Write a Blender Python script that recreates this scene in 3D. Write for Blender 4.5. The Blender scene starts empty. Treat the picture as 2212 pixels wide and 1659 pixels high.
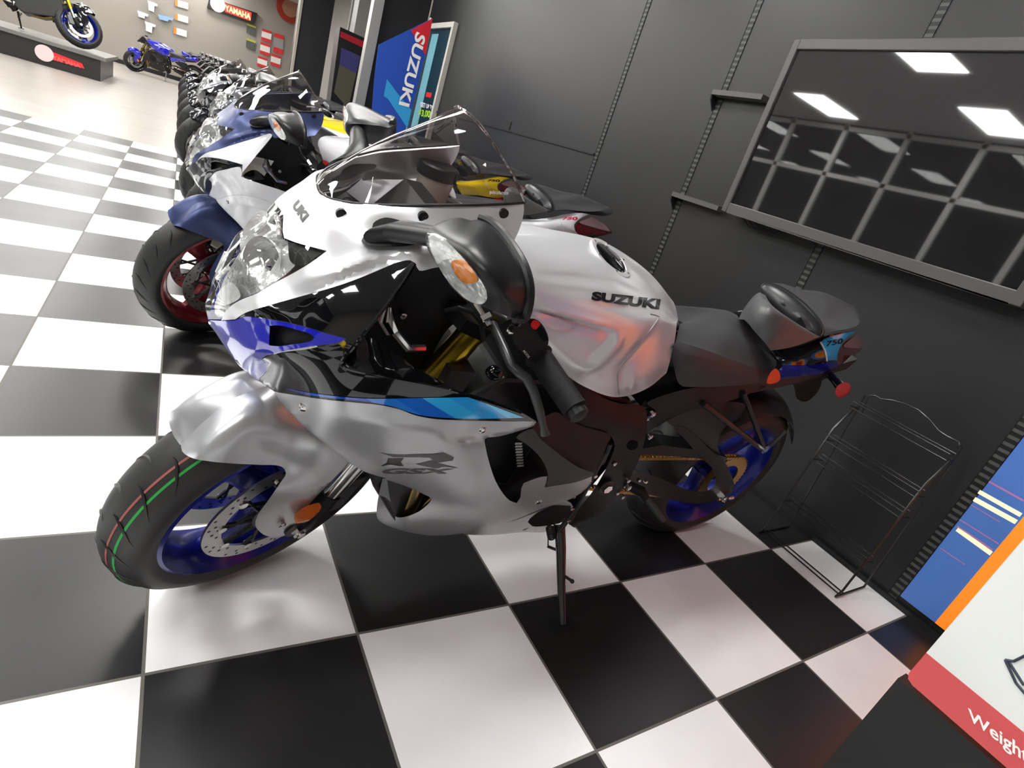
import bpy, bmesh, math, random
import numpy as np
from mathutils import Vector, Matrix
from mathutils.geometry import delaunay_2d_cdt

random.seed(7)
SC = bpy.context.scene
# ------------------------------------------------------------------ camera
S = 0.406                                    # floor tile in metres
IW, IH = 2212.0, 1659.0
CP = np.array([1.98554978, -.302442711, .622881781, .0182354104, -1.97313364, 2.59161904, 1198.1052, .159937616, .317782396])
def rodr(v):
    a = np.linalg.norm(v); k = v/a
    K = np.array([[0, -k[2], k[1]], [k[2], 0, -k[0]], [-k[1], k[0], 0]])
    return np.eye(3)+np.sin(a)*K+(1-np.cos(a))*K@K
CR = rodr(CP[:3]); CC = CP[3:6]*S
FK, K2, K4 = CP[6:9]
def ray(px, py):
    dx, dy = px-IW/2, py-IH/2; r = max(math.hypot(dx, dy), 1e-6); th = r/FK
    for _ in range(30):
        th -= (FK*(th+K2*th**3+K4*th**5)-r)/(FK*(1+3*K2*th**2+5*K4*th**4))
    d = np.array([math.sin(th)*dx/r, math.sin(th)*dy/r, math.cos(th)])
    return CR.T@d
cam_d = bpy.data.cameras.new('camera'); cam = bpy.data.objects.new('camera', cam_d)
SC.collection.objects.link(cam); SC.camera = cam
M = Matrix(((CR[0][0], -CR[1][0], -CR[2][0], CC[0]), (CR[0][1], -CR[1][1], -CR[2][1], CC[1]), (CR[0][2], -CR[1][2], -CR[2][2], CC[2]), (0, 0, 0, 1)))
cam.matrix_world = M
cam_d.type = 'PANO'; cam_d.sensor_width = 36.0; cam_d.sensor_fit = 'HORIZONTAL'; cam_d.clip_start = .02; cam_d.clip_end = 200
cc = cam_d.cycles if hasattr(cam_d, 'cycles') else cam_d
rr = np.linspace(0, 1500, 300)[1:]; th = rr/FK
for _ in range(40):
    th = th-(FK*(th+K2*th**3+K4*th**5)-rr)/(FK*(1+3*K2*th**2+5*K4*th**4))
rm = rr*36.0/IW
co = np.linalg.lstsq(np.stack([rm, rm**2, rm**3, rm**4], 1), th, rcond=None)[0]
cc.panorama_type = 'FISHEYE_LENS_POLYNOMIAL'
cc.fisheye_fov = math.radians(175)
cc.fisheye_polynomial_k0 = 0.0
cc.fisheye_polynomial_k1 = -float(co[0]); cc.fisheye_polynomial_k2 = -float(co[1])
cc.fisheye_polynomial_k3 = -float(co[2]); cc.fisheye_polynomial_k4 = -float(co[3])

# ------------------------------------------------------------------ world, exposure
world = bpy.data.worlds.new('world'); SC.world = world; world.use_nodes = True
world.node_tree.nodes['Background'].inputs[0].default_value = (.02, .022, .03, 1)
world.node_tree.nodes['Background'].inputs[1].default_value = .3
SC.view_settings.view_transform = 'Standard'; SC.view_settings.look = 'None'
SC.view_settings.exposure = 0.95; SC.view_settings.gamma = 1.0; SC.view_settings.use_curve_mapping = False
LIGHT_POWER = 17.0
CEIL = 3.35

# ------------------------------------------------------------------ helpers
def link(o): SC.collection.objects.link(o); return o
def mat(name, col=(.5, .5, .5), rough=.5, metal=0., spec=.5, coat=0., coat_rough=.03, emit=None, es=1., trans=0., ior=1.45, bump=0, bscale=50):
    m = bpy.data.materials.new(name); m.use_nodes = True; nt = m.node_tree; b = nt.nodes['Principled BSDF']
    b.inputs['Base Color'].default_value = (*col, 1); b.inputs['Roughness'].default_value = rough; b.inputs['Metallic'].default_value = metal
    b.inputs['Specular IOR Level'].default_value = spec; b.inputs['Coat Weight'].default_value = coat; b.inputs['Coat Roughness'].default_value = coat_rough
    b.inputs['Transmission Weight'].default_value = trans; b.inputs['IOR'].default_value = ior
    if emit: b.inputs['Emission Color'].default_value = (*emit, 1); b.inputs['Emission Strength'].default_value = es
    if bump:
        n = nt.nodes.new('ShaderNodeTexNoise'); n.inputs['Scale'].default_value = bscale; n.inputs['Detail'].default_value = 3
        t = nt.nodes.new('ShaderNodeTexCoord'); nt.links.new(t.outputs['Object'], n.inputs['Vector'])
        bp = nt.nodes.new('ShaderNodeBump'); bp.inputs['Strength'].default_value = bump; bp.inputs['Distance'].default_value = .002
        nt.links.new(n.outputs[0], bp.inputs['Height']); nt.links.new(bp.outputs[0], b.inputs['Normal'])
    return m
def sheer(name, tint, ior=1.5, rough=.01, gl=(1, 1, 1)):
    """thin clear plastic: tinted see-through plus fresnel gloss"""
    m = bpy.data.materials.new(name); m.use_nodes = True; nt = m.node_tree; nt.nodes.clear()
    o = nt.nodes.new('ShaderNodeOutputMaterial'); mx = nt.nodes.new('ShaderNodeMixShader'); t = nt.nodes.new('ShaderNodeBsdfTransparent')
    g = nt.nodes.new('ShaderNodeBsdfGlossy'); f = nt.nodes.new('ShaderNodeFresnel')
    t.inputs[0].default_value = (*tint, 1); g.inputs['Roughness'].default_value = rough; g.inputs['Color'].default_value = (*gl, 1); f.inputs[0].default_value = ior
    gm = nt.nodes.new('ShaderNodeNewGeometry'); im = nt.nodes.new('ShaderNodeMapRange'); im.inputs[3].default_value = ior; im.inputs[4].default_value = 1/ior
    nt.links.new(gm.outputs['Backfacing'], im.inputs[0]); nt.links.new(im.outputs[0], f.inputs[0])
    nt.links.new(f.outputs[0], mx.inputs[0]); nt.links.new(t.outputs[0], mx.inputs[1]); nt.links.new(g.outputs[0], mx.inputs[2]); nt.links.new(mx.outputs[0], o.inputs[0])
    return m
def V(a): return np.array(a, float)
def unit(v): v = V(v); return v/np.linalg.norm(v)

class MB:
    def __init__(s): s.v = []; s.f = []
    def add(s, vs, fs):
        n = len(s.v); s.v += [tuple(map(float, p)) for p in vs]; s.f += [tuple(i+n for i in f) for f in fs]; return s
    def box(s, lo, hi):
        (a, b, c), (d, e, f) = lo, hi
        return s.add([(a, b, c), (d, b, c), (d, e, c), (a, e, c), (a, b, f), (d, b, f), (d, e, f), (a, e, f)],
                     [(0, 3, 2, 1), (4, 5, 6, 7), (0, 1, 5, 4), (1, 2, 6, 5), (2, 3, 7, 6), (3, 0, 4, 7)])
    def obox(s, o, ax, ay, az):
        """box centred on o with half axes"""
        o, ax, ay, az = map(V, (o, ax, ay, az))
        P = [o+i*ax+j*ay+k*az for k in (-1, 1) for j in (-1, 1) for i in (-1, 1)]
        return s.add(P, [(0, 2, 3, 1), (4, 5, 7, 6), (0, 1, 5, 4), (1, 3, 7, 5), (3, 2, 6, 7), (2, 0, 4, 6)])
    def tube(s, pts, r, n=12, cap=True):
        pts = [V(p) for p in pts]; rs = r if hasattr(r, '__len__') else [r]*len(pts)
        t0 = unit(pts[1]-pts[0]); a = np.cross(t0, (0, 0, 1))
        if np.linalg.norm(a) < 1e-3: a = np.cross(t0, (1, 0, 0))
        a = unit(a); R = []
        for i, p in enumerate(pts):
            t = unit(pts[min(i+1, len(pts)-1)]-pts[max(i-1, 0)]); a = unit(a-t*(a@t)); b = np.cross(t, a)
            R.append([p+rs[i]*(math.cos(q)*a+math.sin(q)*b) for q in np.linspace(0, 2*math.pi, n, endpoint=False)])
        vs = [q for ring in R for q in ring]; fs = []
        for i in range(len(pts)-1):
            for j in range(n): fs.append((i*n+j, i*n+(j+1) % n, (i+1)*n+(j+1) % n, (i+1)*n+j))
        if cap: fs.append(tuple(reversed(range(n)))); fs.append(tuple((len(pts)-1)*n+j for j in range(n)))
        return s.add(vs, fs)
    def lathe(s, prof, n=96, axis='y', c=(0, 0, 0), closed=True):
        """prof: list of (radius, offset along axis)"""
        vs = []; fs = []; m = len(prof)
        for k in range(n):
            a = 2*math.pi*k/n
            for (r, o) in prof:
                x, z = r*math.cos(a), r*math.sin(a)
                p = {'y': (x, o, z), 'z': (x, z, o), 'x': (o, x, z)}[axis]
                vs.append((p[0]+c[0], p[1]+c[1], p[2]+c[2]))
        for k in range(n):
            for j in range(m if closed else m-1):
                a, b = k*m+j, k*m+(j+1) % m; c2, d = ((k+1) % n)*m+(j+1) % m, ((k+1) % n)*m+j
                fs.append((a, b, c2, d))
        return s.add(vs, fs)
    def prism(s, poly, o, u, v, w):
        """poly (a,b) in plane o+a*u+b*v, thickness vector w"""
        o, u, v, w = map(V, (o, u, v, w)); n = len(poly)
        P = [o+a*u+b*v for a, b in poly]; Q = [q+w for q in P]
        return s.add(P+Q, [tuple(range(n)), tuple(reversed(range(n, 2*n)))]+[(i, i+n, (i+1) % n+n, (i+1) % n) for i in range(n)])
    def grid(s, rows, closed=False):
        n = len(rows[0]); vs = [p for r in rows for p in r]; fs = []
        for i in range(len(rows)-1):
            for j in range(n if closed else n-1): fs.append((i*n+j, i*n+(j+1) % n, (i+1)*n+(j+1) % n, (i+1)*n+j))
        return s.add(vs, fs)
    def ball(s, c, r, n=16, m=10):
        r = r if hasattr(r, '__len__') else (r, r, r); rows = []
        for i in range(m+1):
            a = math.pi*i/m
            rows.append([(c[0]+r[0]*math.sin(a)*math.cos(b), c[1]+r[1]*math.sin(a)*math.sin(b), c[2]+r[2]*math.cos(a)) for b in np.linspace(0, 2*math.pi, n, endpoint=False)])
        return s.grid(rows, True)
    def mirror(s, f): s.v = [tuple(f(V(p))) for p in s.v]; s.f = [tuple(reversed(q)) for q in s.f]; return s

def build(name, mb, material, parent=None, frame=None, smooth=35, bevel=0, mods=None):
    """frame: 4x4 the vertices are given in; without it, they are world coordinates"""
    me = bpy.data.meshes.new(name)
    pm = PM.get(parent.name, Matrix()) if parent else Matrix()
    inv = pm.inverted()
    if frame is None:
        A = np.array(inv if parent else Matrix()); P = np.array(mb.v); P = P@A[:3, :3].T+A[:3, 3]; vs = P.tolist()
    else: vs = mb.v
    me.from_pydata([tuple(p) for p in vs], [], mb.f); me.update()
    bm = bmesh.new(); bm.from_mesh(me); bmesh.ops.remove_doubles(bm, verts=bm.verts, dist=1e-6)
    bmesh.ops.recalc_face_normals(bm, faces=bm.faces); bm.to_mesh(me); bm.free()
    me.materials.append(material)
    if smooth:
        for p in me.polygons: p.use_smooth = True
        me.set_sharp_from_angle(angle=math.radians(smooth))
    o = link(bpy.data.objects.new(name, me))
    if parent: o.parent = parent
    loc = Matrix()
    if frame is not None: loc = (inv@frame); o.matrix_local = loc if parent else frame
    PM[o.name] = (pm@loc) if parent else (frame or Matrix())
    if bevel:
        b = o.modifiers.new('bevel', 'BEVEL'); b.width = bevel; b.segments = 2; b.limit_method = 'ANGLE'; b.angle_limit = math.radians(40)
    return o
PM = {}
def empty(name, m, label, cat, group=None):
    o = link(bpy.data.objects.new(name, None)); o.matrix_world = m; PM[o.name] = m.copy(); return tag(o, label, cat, group)
def tag(o, label, cat, group=None, kind=None):
    o['label'] = label; o['category'] = cat
    if group: o['group'] = group
    if kind: o['kind'] = kind
    return o
def struct(o): o['kind'] = 'structure'; return o
def copy_tree(o, parent=None):
    c = o.copy(); SC.collection.objects.link(c)
    if parent: c.parent = parent
    for ch in list(o.children): copy_tree(ch, c)
    return c

# curves through picked points; a third item marks a corner
def curve(pts, closed=True, step=7.):
    P = [V(p[:-1]) if isinstance(p[-1], str) else V(p) for p in pts]; cor = [isinstance(p[-1], str) for p in pts]; n = len(P); out = []
    rng = range(n) if closed else range(n-1)
    for i in rng:
        a, b = P[i], P[(i+1) % n]
        p0 = P[(i-1) % n] if (closed or i > 0) and not cor[i] else a+(a-b)
        p3 = P[(i+2) % n] if (closed or i+2 < n) and not cor[(i+1) % n] else b+(b-a)
        L = np.linalg.norm((b-a)[:2]); k = max(1, int(L/step))
        if (cor[i] and cor[(i+1) % n]):
            for t in np.arange(k)/k: out.append(a+(b-a)*t)
            continue
        d1 = math.sqrt(np.linalg.norm(a-p0))+1e-9; d2 = math.sqrt(np.linalg.norm(b-a))+1e-9; d3 = math.sqrt(np.linalg.norm(p3-b))+1e-9
        m1 = (a-p0)/d1-(b-p0)/(d1+d2)+(b-a)/d2; m2 = (b-a)/d2-(p3-a)/(d2+d3)+(p3-b)/d3; m1 *= d2; m2 *= d2
        for t in np.arange(k)/k:
            out.append((2*t**3-3*t*t+1)*a+(t**3-2*t*t+t)*m1+(-2*t**3+3*t*t)*b+(t**3-t*t)*m2)
    if not closed: out.append(P[-1])
    return out
class TPS:
    def __init__(s, C, lam=1e-3):
        C = np.array(C, float); s.p = C[:, :2]/100.; n = len(C)
        K = s.U(s.p, s.p)+lam*np.eye(n); Q = np.hstack([np.ones((n, 1)), s.p])
        A = np.block([[K, Q], [Q.T, np.zeros((3, 3))]]); s.w = np.linalg.solve(A, np.vstack([C[:, 2:], np.zeros((3, C.shape[1]-2))]))
    def U(s, a, b):
        r2 = ((a[:, None]-b[None])**2).sum(-1); return .5*r2*np.log(r2+1e-12)
    def __call__(s, x, y):
        q = np.array([[x, y]])/100.; return (np.hstack([s.U(q, s.p), [[1, q[0, 0], q[0, 1]]]])@s.w)[0]

class Frame:
    """a plane family in the world: origin o, x (rearward), y (to its right), z (up)"""
    def __init__(s, o, x, y, z): s.o, s.x, s.y, s.z = map(V, (o, x, y, z))
    def at(s, px, py, yl):
        d = ray(px, py); t = (yl-(CC-s.o)@s.y)/(d@s.y); return CC+t*d
    def w(s, x, y, z): return s.o+x*s.x+y*s.y+z*s.z
    def mir(s, p): return p-2*((p-s.o)@s.y)*s.y
    def mat(s): return Matrix(((s.x[0], s.y[0], s.z[0], s.o[0]), (s.x[1], s.y[1], s.z[1], s.o[1]), (s.x[2], s.y[2], s.z[2], s.o[2]), (0, 0, 0, 1)))
def inside(p, poly):
    x, y = p; c = False; n = len(poly)
    for i in range(n):
        x1, y1 = poly[i][:2]; x2, y2 = poly[(i+1) % n][:2]
        if (y1 > y) != (y2 > y) and x < (x2-x1)*(y-y1)/(y2-y1)+x1: c = not c
    return c
def tri2d(outline, holes=(), grid=9., extra=()):
    vs = []; es = []; loops = [outline]+list(holes)
    for L in loops:
        n0 = len(vs); vs += [Vector((float(p[0]), float(p[1]))) for p in L]; es += [(n0+i, n0+(i+1) % len(L)) for i in range(len(L))]
    xs = [p[0] for p in outline]; ys = [p[1] for p in outline]
    B = np.array([[p[0], p[1]] for L in loops for p in L])
    j = 0; y = min(ys)+grid*.5
    while y < max(ys):
        x = min(xs)+(grid*.5 if j % 2 else grid)
        while x < max(xs):
            if inside((x, y), outline) and not any(inside((x, y), h) for h in holes) and ((B-[x, y])**2).sum(1).min() > (grid*.45)**2:
                vs.append(Vector((x, y)))
            x += grid
        y += grid*.87; j += 1
    V2, E2, F2 = delaunay_2d_cdt(vs, es, [], 0, 1e-4)[:3]
    out = []
    for f in F2:
        c = sum((V2[i] for i in f), Vector((0, 0)))/len(f)
        if inside(c, outline) and not any(inside(c, h) for h in holes): out.append(tuple(f))
    return V2, out
def sheet(F, outline, depth, thick=.003, holes=(), grid=9., lift=0., back=None):
    """skin panel: outline on the picture, depth(px,py) -> offset from the frame's middle plane"""
    V2, T = tri2d(outline, holes, grid)
    mb = MB(); n = len(V2); P = []; Q = []
    for v in V2:
        yl = float(depth(v.x, v.y)[0]) if callable(depth) else depth
        q = F.at(v.x, v.y, yl); d = unit(q-CC); P.append(q-d*lift)
        if back is not None: Q.append(F.at(v.x, v.y, float(back(v.x, v.y)[0]) if callable(back) else back))
        else: Q.append(q-d*lift+d*thick)
    if thick == 0 and back is None: return mb.add(P, T)
    from collections import Counter
    ec = Counter(); 
    for t in T:
        for k in range(len(t)): ec[(t[k], t[(k+1) % len(t)])] += 1
    be = [(a, b) for (a, b) in ec if (b, a) not in ec]
    return mb.add(P+Q, list(T)+[tuple(i+n for i in reversed(t)) for t in T]+[(b, a, a+n, b+n) for a, b in be])
def const(y): return lambda a, b: (y,)
def clip_mb(mb, F, y=0.0006):
    bm = bmesh.new(); vs = [bm.verts.new(p) for p in mb.v]
    for f in mb.f:
        try: bm.faces.new([vs[i] for i in f])
        except ValueError: pass
    o = F.o+F.y*y; bmesh.ops.bisect_plane(bm, geom=list(bm.verts)+list(bm.edges)+list(bm.faces), plane_co=Vector(o), plane_no=Vector(F.y), clear_outer=True)
    bm.verts.index_update(); m = MB(); m.v = [tuple(v.co) for v in bm.verts]; m.f = [tuple(v.index for v in f.verts) for f in bm.faces]; bm.free(); return m
def mirror_mb(mb, F):
    m = MB(); m.v = [tuple(F.mir(V(p))) for p in mb.v]; m.f = [tuple(reversed(f)) for f in mb.f]; return m
def loft(rows, n=24, sub=4, mirrorF=None):
    """rows of world points (each a polyline) -> smooth grid; mirrorF doubles it about the frame"""
    R = []
    for r in rows:
        c = curve([tuple(p) for p in r], False, .004); c = [V(p) for p in c]
        L = np.cumsum([0]+[np.linalg.norm(c[i+1]-c[i]) for i in range(len(c)-1)]); t = np.linspace(0, L[-1], n)
        R.append([np.array([np.interp(q, L, [p[k] for p in c]) for k in range(3)]) for q in t])
    if mirrorF: R = R+[[mirrorF.mir(p) for p in r] for r in reversed(R[:-1])]
    out = []
    for i in range(len(R)-1):
        for s_ in range(sub):
            t = s_/sub; row = []
            for j in range(n):
                a, b = R[i][j], R[i+1][j]; p0 = R[i-1][j] if i > 0 else 2*a-b; p3 = R[i+2][j] if i+2 < len(R) else 2*b-a
                row.append(.5*((2*a)+(-p0+b)*t+(2*p0-5*a+4*b-p3)*t*t+(-p0+3*a-3*b+p3)*t**3))
            out.append(row)
    out.append(R[-1]); return out
def solid(rows, thick, away=None):
    """closed shell from a grid: offset along averaged normals"""
    A = np.array(rows); n, m, _ = A.shape; du = np.gradient(A, axis=0); dv = np.gradient(A, axis=1); N = np.cross(du, dv)
    N /= (np.linalg.norm(N, axis=2, keepdims=True)+1e-12)
    if away is not None and (N*(A-V(away))).sum() > 0: N = -N
    B = A+N*thick; vs = list(A.reshape(-1, 3))+list(B.reshape(-1, 3)); k = n*m; fs = []
    I = lambda i, j: i*m+j
    for i in range(n-1):
        for j in range(m-1): fs += [(I(i, j), I(i, j+1), I(i+1, j+1), I(i+1, j)), (k+I(i, j), k+I(i+1, j), k+I(i+1, j+1), k+I(i, j+1))]
    for i in range(n-1): fs += [(I(i, 0), I(i+1, 0), k+I(i+1, 0), k+I(i, 0)), (I(i+1, m-1), I(i, m-1), k+I(i, m-1), k+I(i+1, m-1))]
    for j in range(m-1): fs += [(I(0, j+1), I(0, j), k+I(0, j), k+I(0, j+1)), (I(n-1, j), I(n-1, j+1), k+I(n-1, j+1), k+I(n-1, j))]
    return MB().add(vs, fs)
def text_mesh(s, bold=.0, spacing=1.):
    c = bpy.data.curves.new('t', 'FONT'); c.body = s; c.offset = bold; c.resolution_u = 4; c.space_character = spacing
    o = bpy.data.objects.new('t', c); me = bpy.data.meshes.new_from_object(o)
    bm = bmesh.new(); bm.from_mesh(me); bmesh.ops.triangulate(bm, faces=bm.faces)
    for _ in range(2):
        bmesh.ops.subdivide_edges(bm, edges=[e for e in bm.edges if e.calc_length() > .12], cuts=1, use_grid_fill=False)
        bmesh.ops.triangulate(bm, faces=bm.faces)
    P = np.array([v.co[:2] for v in bm.verts]); T = [tuple(v.index for v in f.verts) for f in bm.faces]
    bm.free(); bpy.data.meshes.remove(me); bpy.data.objects.remove(o); bpy.data.curves.remove(c)
    P -= P.min(0); P /= P.max(0); return P, T          # unit square, origin lower left
def decal_text(s, quad, place, bold=.0, spacing=1.):
    """quad: lower left, lower right, upper right, upper left in picture or plane units; place(x,y)->world"""
    P, T = text_mesh(s, bold, spacing); q = [V(a) for a in quad]
    pts = [place(*((1-u)*(1-v)*q[0]+u*(1-v)*q[1]+u*v*q[2]+(1-u)*v*q[3])) for u, v in P]
    return MB().add(pts, T)
def onsheet(F, depth, lift=.0015):
    def f(x, y):
        yl = float(depth(x, y)[0]); q = F.at(x, y, yl); return q-unit(q-CC)*lift
    return f
from mathutils.bvhtree import BVHTree
def onmesh(o, lift=.0012, fallback=None):
    """point where the line of sight through a pixel meets the object's surface"""
    W = PM[o.name]; vs = [W@v.co for v in o.data.vertices]; t = BVHTree.FromPolygons(vs, [tuple(p.vertices) for p in o.data.polygons])
    def f(x, y):
        d = ray(x, y); h = t.ray_cast(Vector(CC), Vector(d))[0]
        if h is None:
            h = t.find_nearest(Vector(CC+d*1.2))[0]
        return V(h)-d*lift
    return f
def project(P):
    d = CR@(V(P)-CC); r = math.hypot(d[0], d[1]); th = math.atan2(r, d[2]); R = FK*(th+K2*th**3+K4*th**5)
    return IW/2+R*d[0]/max(r, 1e-9), IH/2+R*d[1]/max(r, 1e-9)
def ridge(line, h, w):
    """height of a smooth ridge that follows a picked line; fades at its two ends"""
    L = np.array(line, float)
    def f(x, y):
        best = 1e9; fade = 1
        for i in range(len(L)-1):
            a, b = L[i], L[i+1]; e = b-a; t = ((x-a[0])*e[0]+(y-a[1])*e[1])/(e@e); tc = min(1, max(0, t)); d = math.hypot(x-a[0]-tc*e[0], y-a[1]-tc*e[1])
            if d < best:
                best = d; q = (i+tc)/(len(L)-1); fade = min(1, q*4, (1-q)*4)
        return h*math.exp(-(best/w)**2)*(.15+.85*fade)
    return f
def wplane(px, py, X):
    d = ray(px, py); t = (X-CC[0])/d[0]; return CC+t*d
def yplane(px, py, Y):
    d = ray(px, py); t = (Y-CC[1])/d[1]; return CC+t*d
def ground(px, py, z=0.):
    d = ray(px, py); t = (z-CC[2])/d[2]; return CC+t*d

# ------------------------------------------------------------------ lights of the room
M_TROF = mat('lamp_diffuser', (.9, .9, .9), emit=(1., .985, .96), es=LIGHT_POWER)
M_TROFF = mat('lamp_frame', (.85, .85, .85), .4)
def troffer(x, y, label):
    t = empty('ceiling_light', Matrix.Translation((x, y, CEIL)), label, 'ceiling light', 'ceiling lights of the showroom')
    b = MB()
    for lo, hi in (((-.61, -.305, -.012), (.61, -.275, 0)), ((-.61, .275, -.012), (.61, .305, 0)), ((-.61, -.275, -.012), (-.58, .275, 0)), ((.58, -.275, -.012), (.61, .275, 0))): b.box(lo, hi)
    PMt = Matrix.Translation((x, y, CEIL)); PM[t.name] = PMt
    o = build('frame', b, M_TROFF, t, frame=PMt, smooth=0)
    build('diffuser', MB().box((-.58, -.275, -.008), (.58, .275, -.002)), M_TROF, t, frame=PMt, smooth=0)
    return t
tro = None
for i, x in enumerate((.35, -2.05, -4.45)):
    for j in range(-1, 9):
        y = .63+2.5*j
        if j < 0 and i < 1: continue
        lab = 'recessed white rectangular ceiling light panel, one of the grid over the showroom floor'
        if tro is None: tro = troffer(x, y, lab)
        else: c = copy_tree(tro); c.location = (x, y, CEIL)

# ------------------------------------------------------------------ the room
def checker():
    m = bpy.data.materials.new('checkered_tile'); m.use_nodes = True; nt = m.node_tree; N = nt.nodes; L = nt.links; b = N['Principled BSDF']
    g = N.new('ShaderNodeNewGeometry'); sx = N.new('ShaderNodeSeparateXYZ'); L.new(g.outputs['Position'], sx.inputs[0])
    def mth(op, a, c=None):
        n = N.new('ShaderNodeMath'); n.operation = op
        for i, q in enumerate((a, c)):
            if q is None: continue
            if isinstance(q, (int, float)): n.inputs[i].default_value = q
            else: L.new(q, n.inputs[i])
        return n.outputs[0]
    X = mth('DIVIDE', sx.outputs[0], S); Y = mth('DIVIDE', sx.outputs[1], S)
    s = mth('ADD', mth('FLOOR', X), mth('FLOOR', Y)); par = mth('MODULO', mth('ADD', s, 200.), 2.); white = mth('LESS_THAN', par, .5)
    def edge(q): f = mth('FRACT', q); return mth('MINIMUM', f, mth('SUBTRACT', 1., f))
    e = mth('MINIMUM', edge(X), edge(Y)); grout = mth('LESS_THAN', e, .0075)
    def mix(fac, a, c):
        n = N.new('ShaderNodeMix'); n.data_type = 'RGBA'; L.new(fac, n.inputs[0])
        for i, q in ((6, a), (7, c)):
            if isinstance(q, tuple): n.inputs[i].default_value = (*q, 1)
            else: L.new(q, n.inputs[i])
        return n.outputs[2]
    nz = N.new('ShaderNodeTexNoise'); nz.inputs['Scale'].default_value = 6; nz.inputs['Detail'].default_value = 6; L.new(g.outputs['Position'], nz.inputs['Vector'])
    rm = N.new('ShaderNodeMapRange'); rm.inputs[1].default_value = .3; rm.inputs[2].default_value = .7; rm.inputs[3].default_value = .97; rm.inputs[4].default_value = 1.02; L.new(nz.outputs[0], rm.inputs[0])
    base = mix(white, (.012, .012, .0125), (.86, .865, .87)); 
    mulc = N.new('ShaderNodeMix'); mulc.data_type = 'RGBA'; mulc.blend_type = 'MULTIPLY'; mulc.inputs[0].default_value = 1; L.new(base, mulc.inputs[6]); L.new(rm.outputs[0], mulc.inputs[7])
    col = mix(grout, mulc.outputs[2], (.12, .115, .1)); L.new(col, b.inputs['Base Color'])
    ro = mth('ADD', mth('MULTIPLY', grout, .4), mth('MULTIPLY', nz.outputs[0], .08)); ro2 = mth('ADD', ro, .30); L.new(ro2, b.inputs['Roughness'])
    bp = N.new('ShaderNodeBump'); bp.inputs['Strength'].default_value = .5; bp.inputs['Distance'].default_value = .002
    L.new(mth('SUBTRACT', 1., grout), bp.inputs['Height']); L.new(bp.outputs[0], b.inputs['Normal']); b.inputs['Specular IOR Level'].default_value = .5
    return m
def woodmat():
    m = bpy.data.materials.new('pale_wood_planks'); m.use_nodes = True; nt = m.node_tree; N = nt.nodes; L = nt.links; b = N['Principled BSDF']
    tc = N.new('ShaderNodeTexCoord'); br = N.new('ShaderNodeTexBrick'); L.new(tc.outputs['Object'], br.inputs['Vector'])
    br.inputs['Color1'].default_value = (.36, .335, .30, 1); br.inputs['Color2'].default_value = (.32, .295, .26, 1); br.inputs['Mortar'].default_value = (.25, .22, .19, 1)
    br.inputs['Scale'].default_value = 1; br.inputs['Mortar Size'].default_value = .003; br.inputs['Brick Width'].default_value = 1.2; br.inputs['Row Height'].default_value = .15
    L.new(br.outputs[0], b.inputs['Base Color']); b.inputs['Roughness'].default_value = .3
    return m
XW = 2.355; YB = 16*S
M_WALL = mat('charcoal_wall_panel', (.0135, .0134, .0138), .40, spec=.5, bump=.15, bscale=14)
M_GREY = mat('warm_grey_wall', (.30, .275, .24), .6)
M_DARK = mat('black_laminate', (.012, .012, .014), .35)
M_SILV = mat('brushed_grey_column', (.35, .34, .33), .35, metal=.4)
M_CEIL = mat('ceiling_tile', (.48, .47, .47), .9)
struct(build('floor', MB().box((-6., -4., -.05), (XW, YB, 0)), checker(), smooth=0))
struct(build('floor_wood', MB().box((-6., YB, -.05), (4.6, 21.6, 0)), woodmat(), smooth=0))
struct(build('ceiling', MB().box((-6., -4., CEIL), (4.6, 21.6, CEIL+.05)), M_CEIL, smooth=0))
struct(build('wall_right', MB().box((XW, -4., 0), (XW+.1, 6.25, CEIL)), M_WALL, smooth=0))
struct(build('wall_far', MB().box((-6., 21.5, 0), (4.6, 21.6, CEIL)), M_GREY, smooth=0))
struct(build('baseboard_far', MB().box((-6., 21.47, 0), (4.6, 21.5, .12)), M_DARK, smooth=0))
struct(build('wall_behind', MB().box((-6., -4.1, 0), (XW, -4., CEIL)), M_GREY, smooth=0))
struct(build('wall_alcove', MB().box((3.3, 6.25, 0), (3.4, 21.5, CEIL)), mat('alcove_wall', (.27, .26, .245), .6), smooth=0))
struct(build('wall_alcove_end', MB().box((XW, 6.25, 0), (3.4, 6.3, CEIL)), M_GREY, smooth=0))
# storefront glazing opposite the shelving wall (seen in the television's reflection)
M_MUL = mat('storefront_frame', (.62, .62, .6), .4); XG = -5.5
M_NIGHT = mat('night_outside', (.01, .01, .012), .8)
b = MB()
for k in range(-4, 24): y = 3.55+1.11*k; b.box((XG-.03, y-.04, 0), (XG+.05, y+.04, CEIL)) if -4 < y < 21.4 else None
for z in (.02, 1.0, 2.47, CEIL-.08): b.box((XG-.03, -4, z-.03), (XG+.05, 21.5, z+.04))
w = struct(build('window_1', b, M_MUL, smooth=0))
p = build('pane', MB().box((XG-.006, -4, 0), (XG, 21.5, CEIL)), sheer('window_glass', (.85, .88, .88)), w, smooth=0)
struct(build('night_backdrop', MB().box((XG-.5, -4, 0), (XG-.45, 21.5, CEIL)), M_NIGHT, smooth=0))  # dark sheet in place of the night behind the glass

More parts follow.
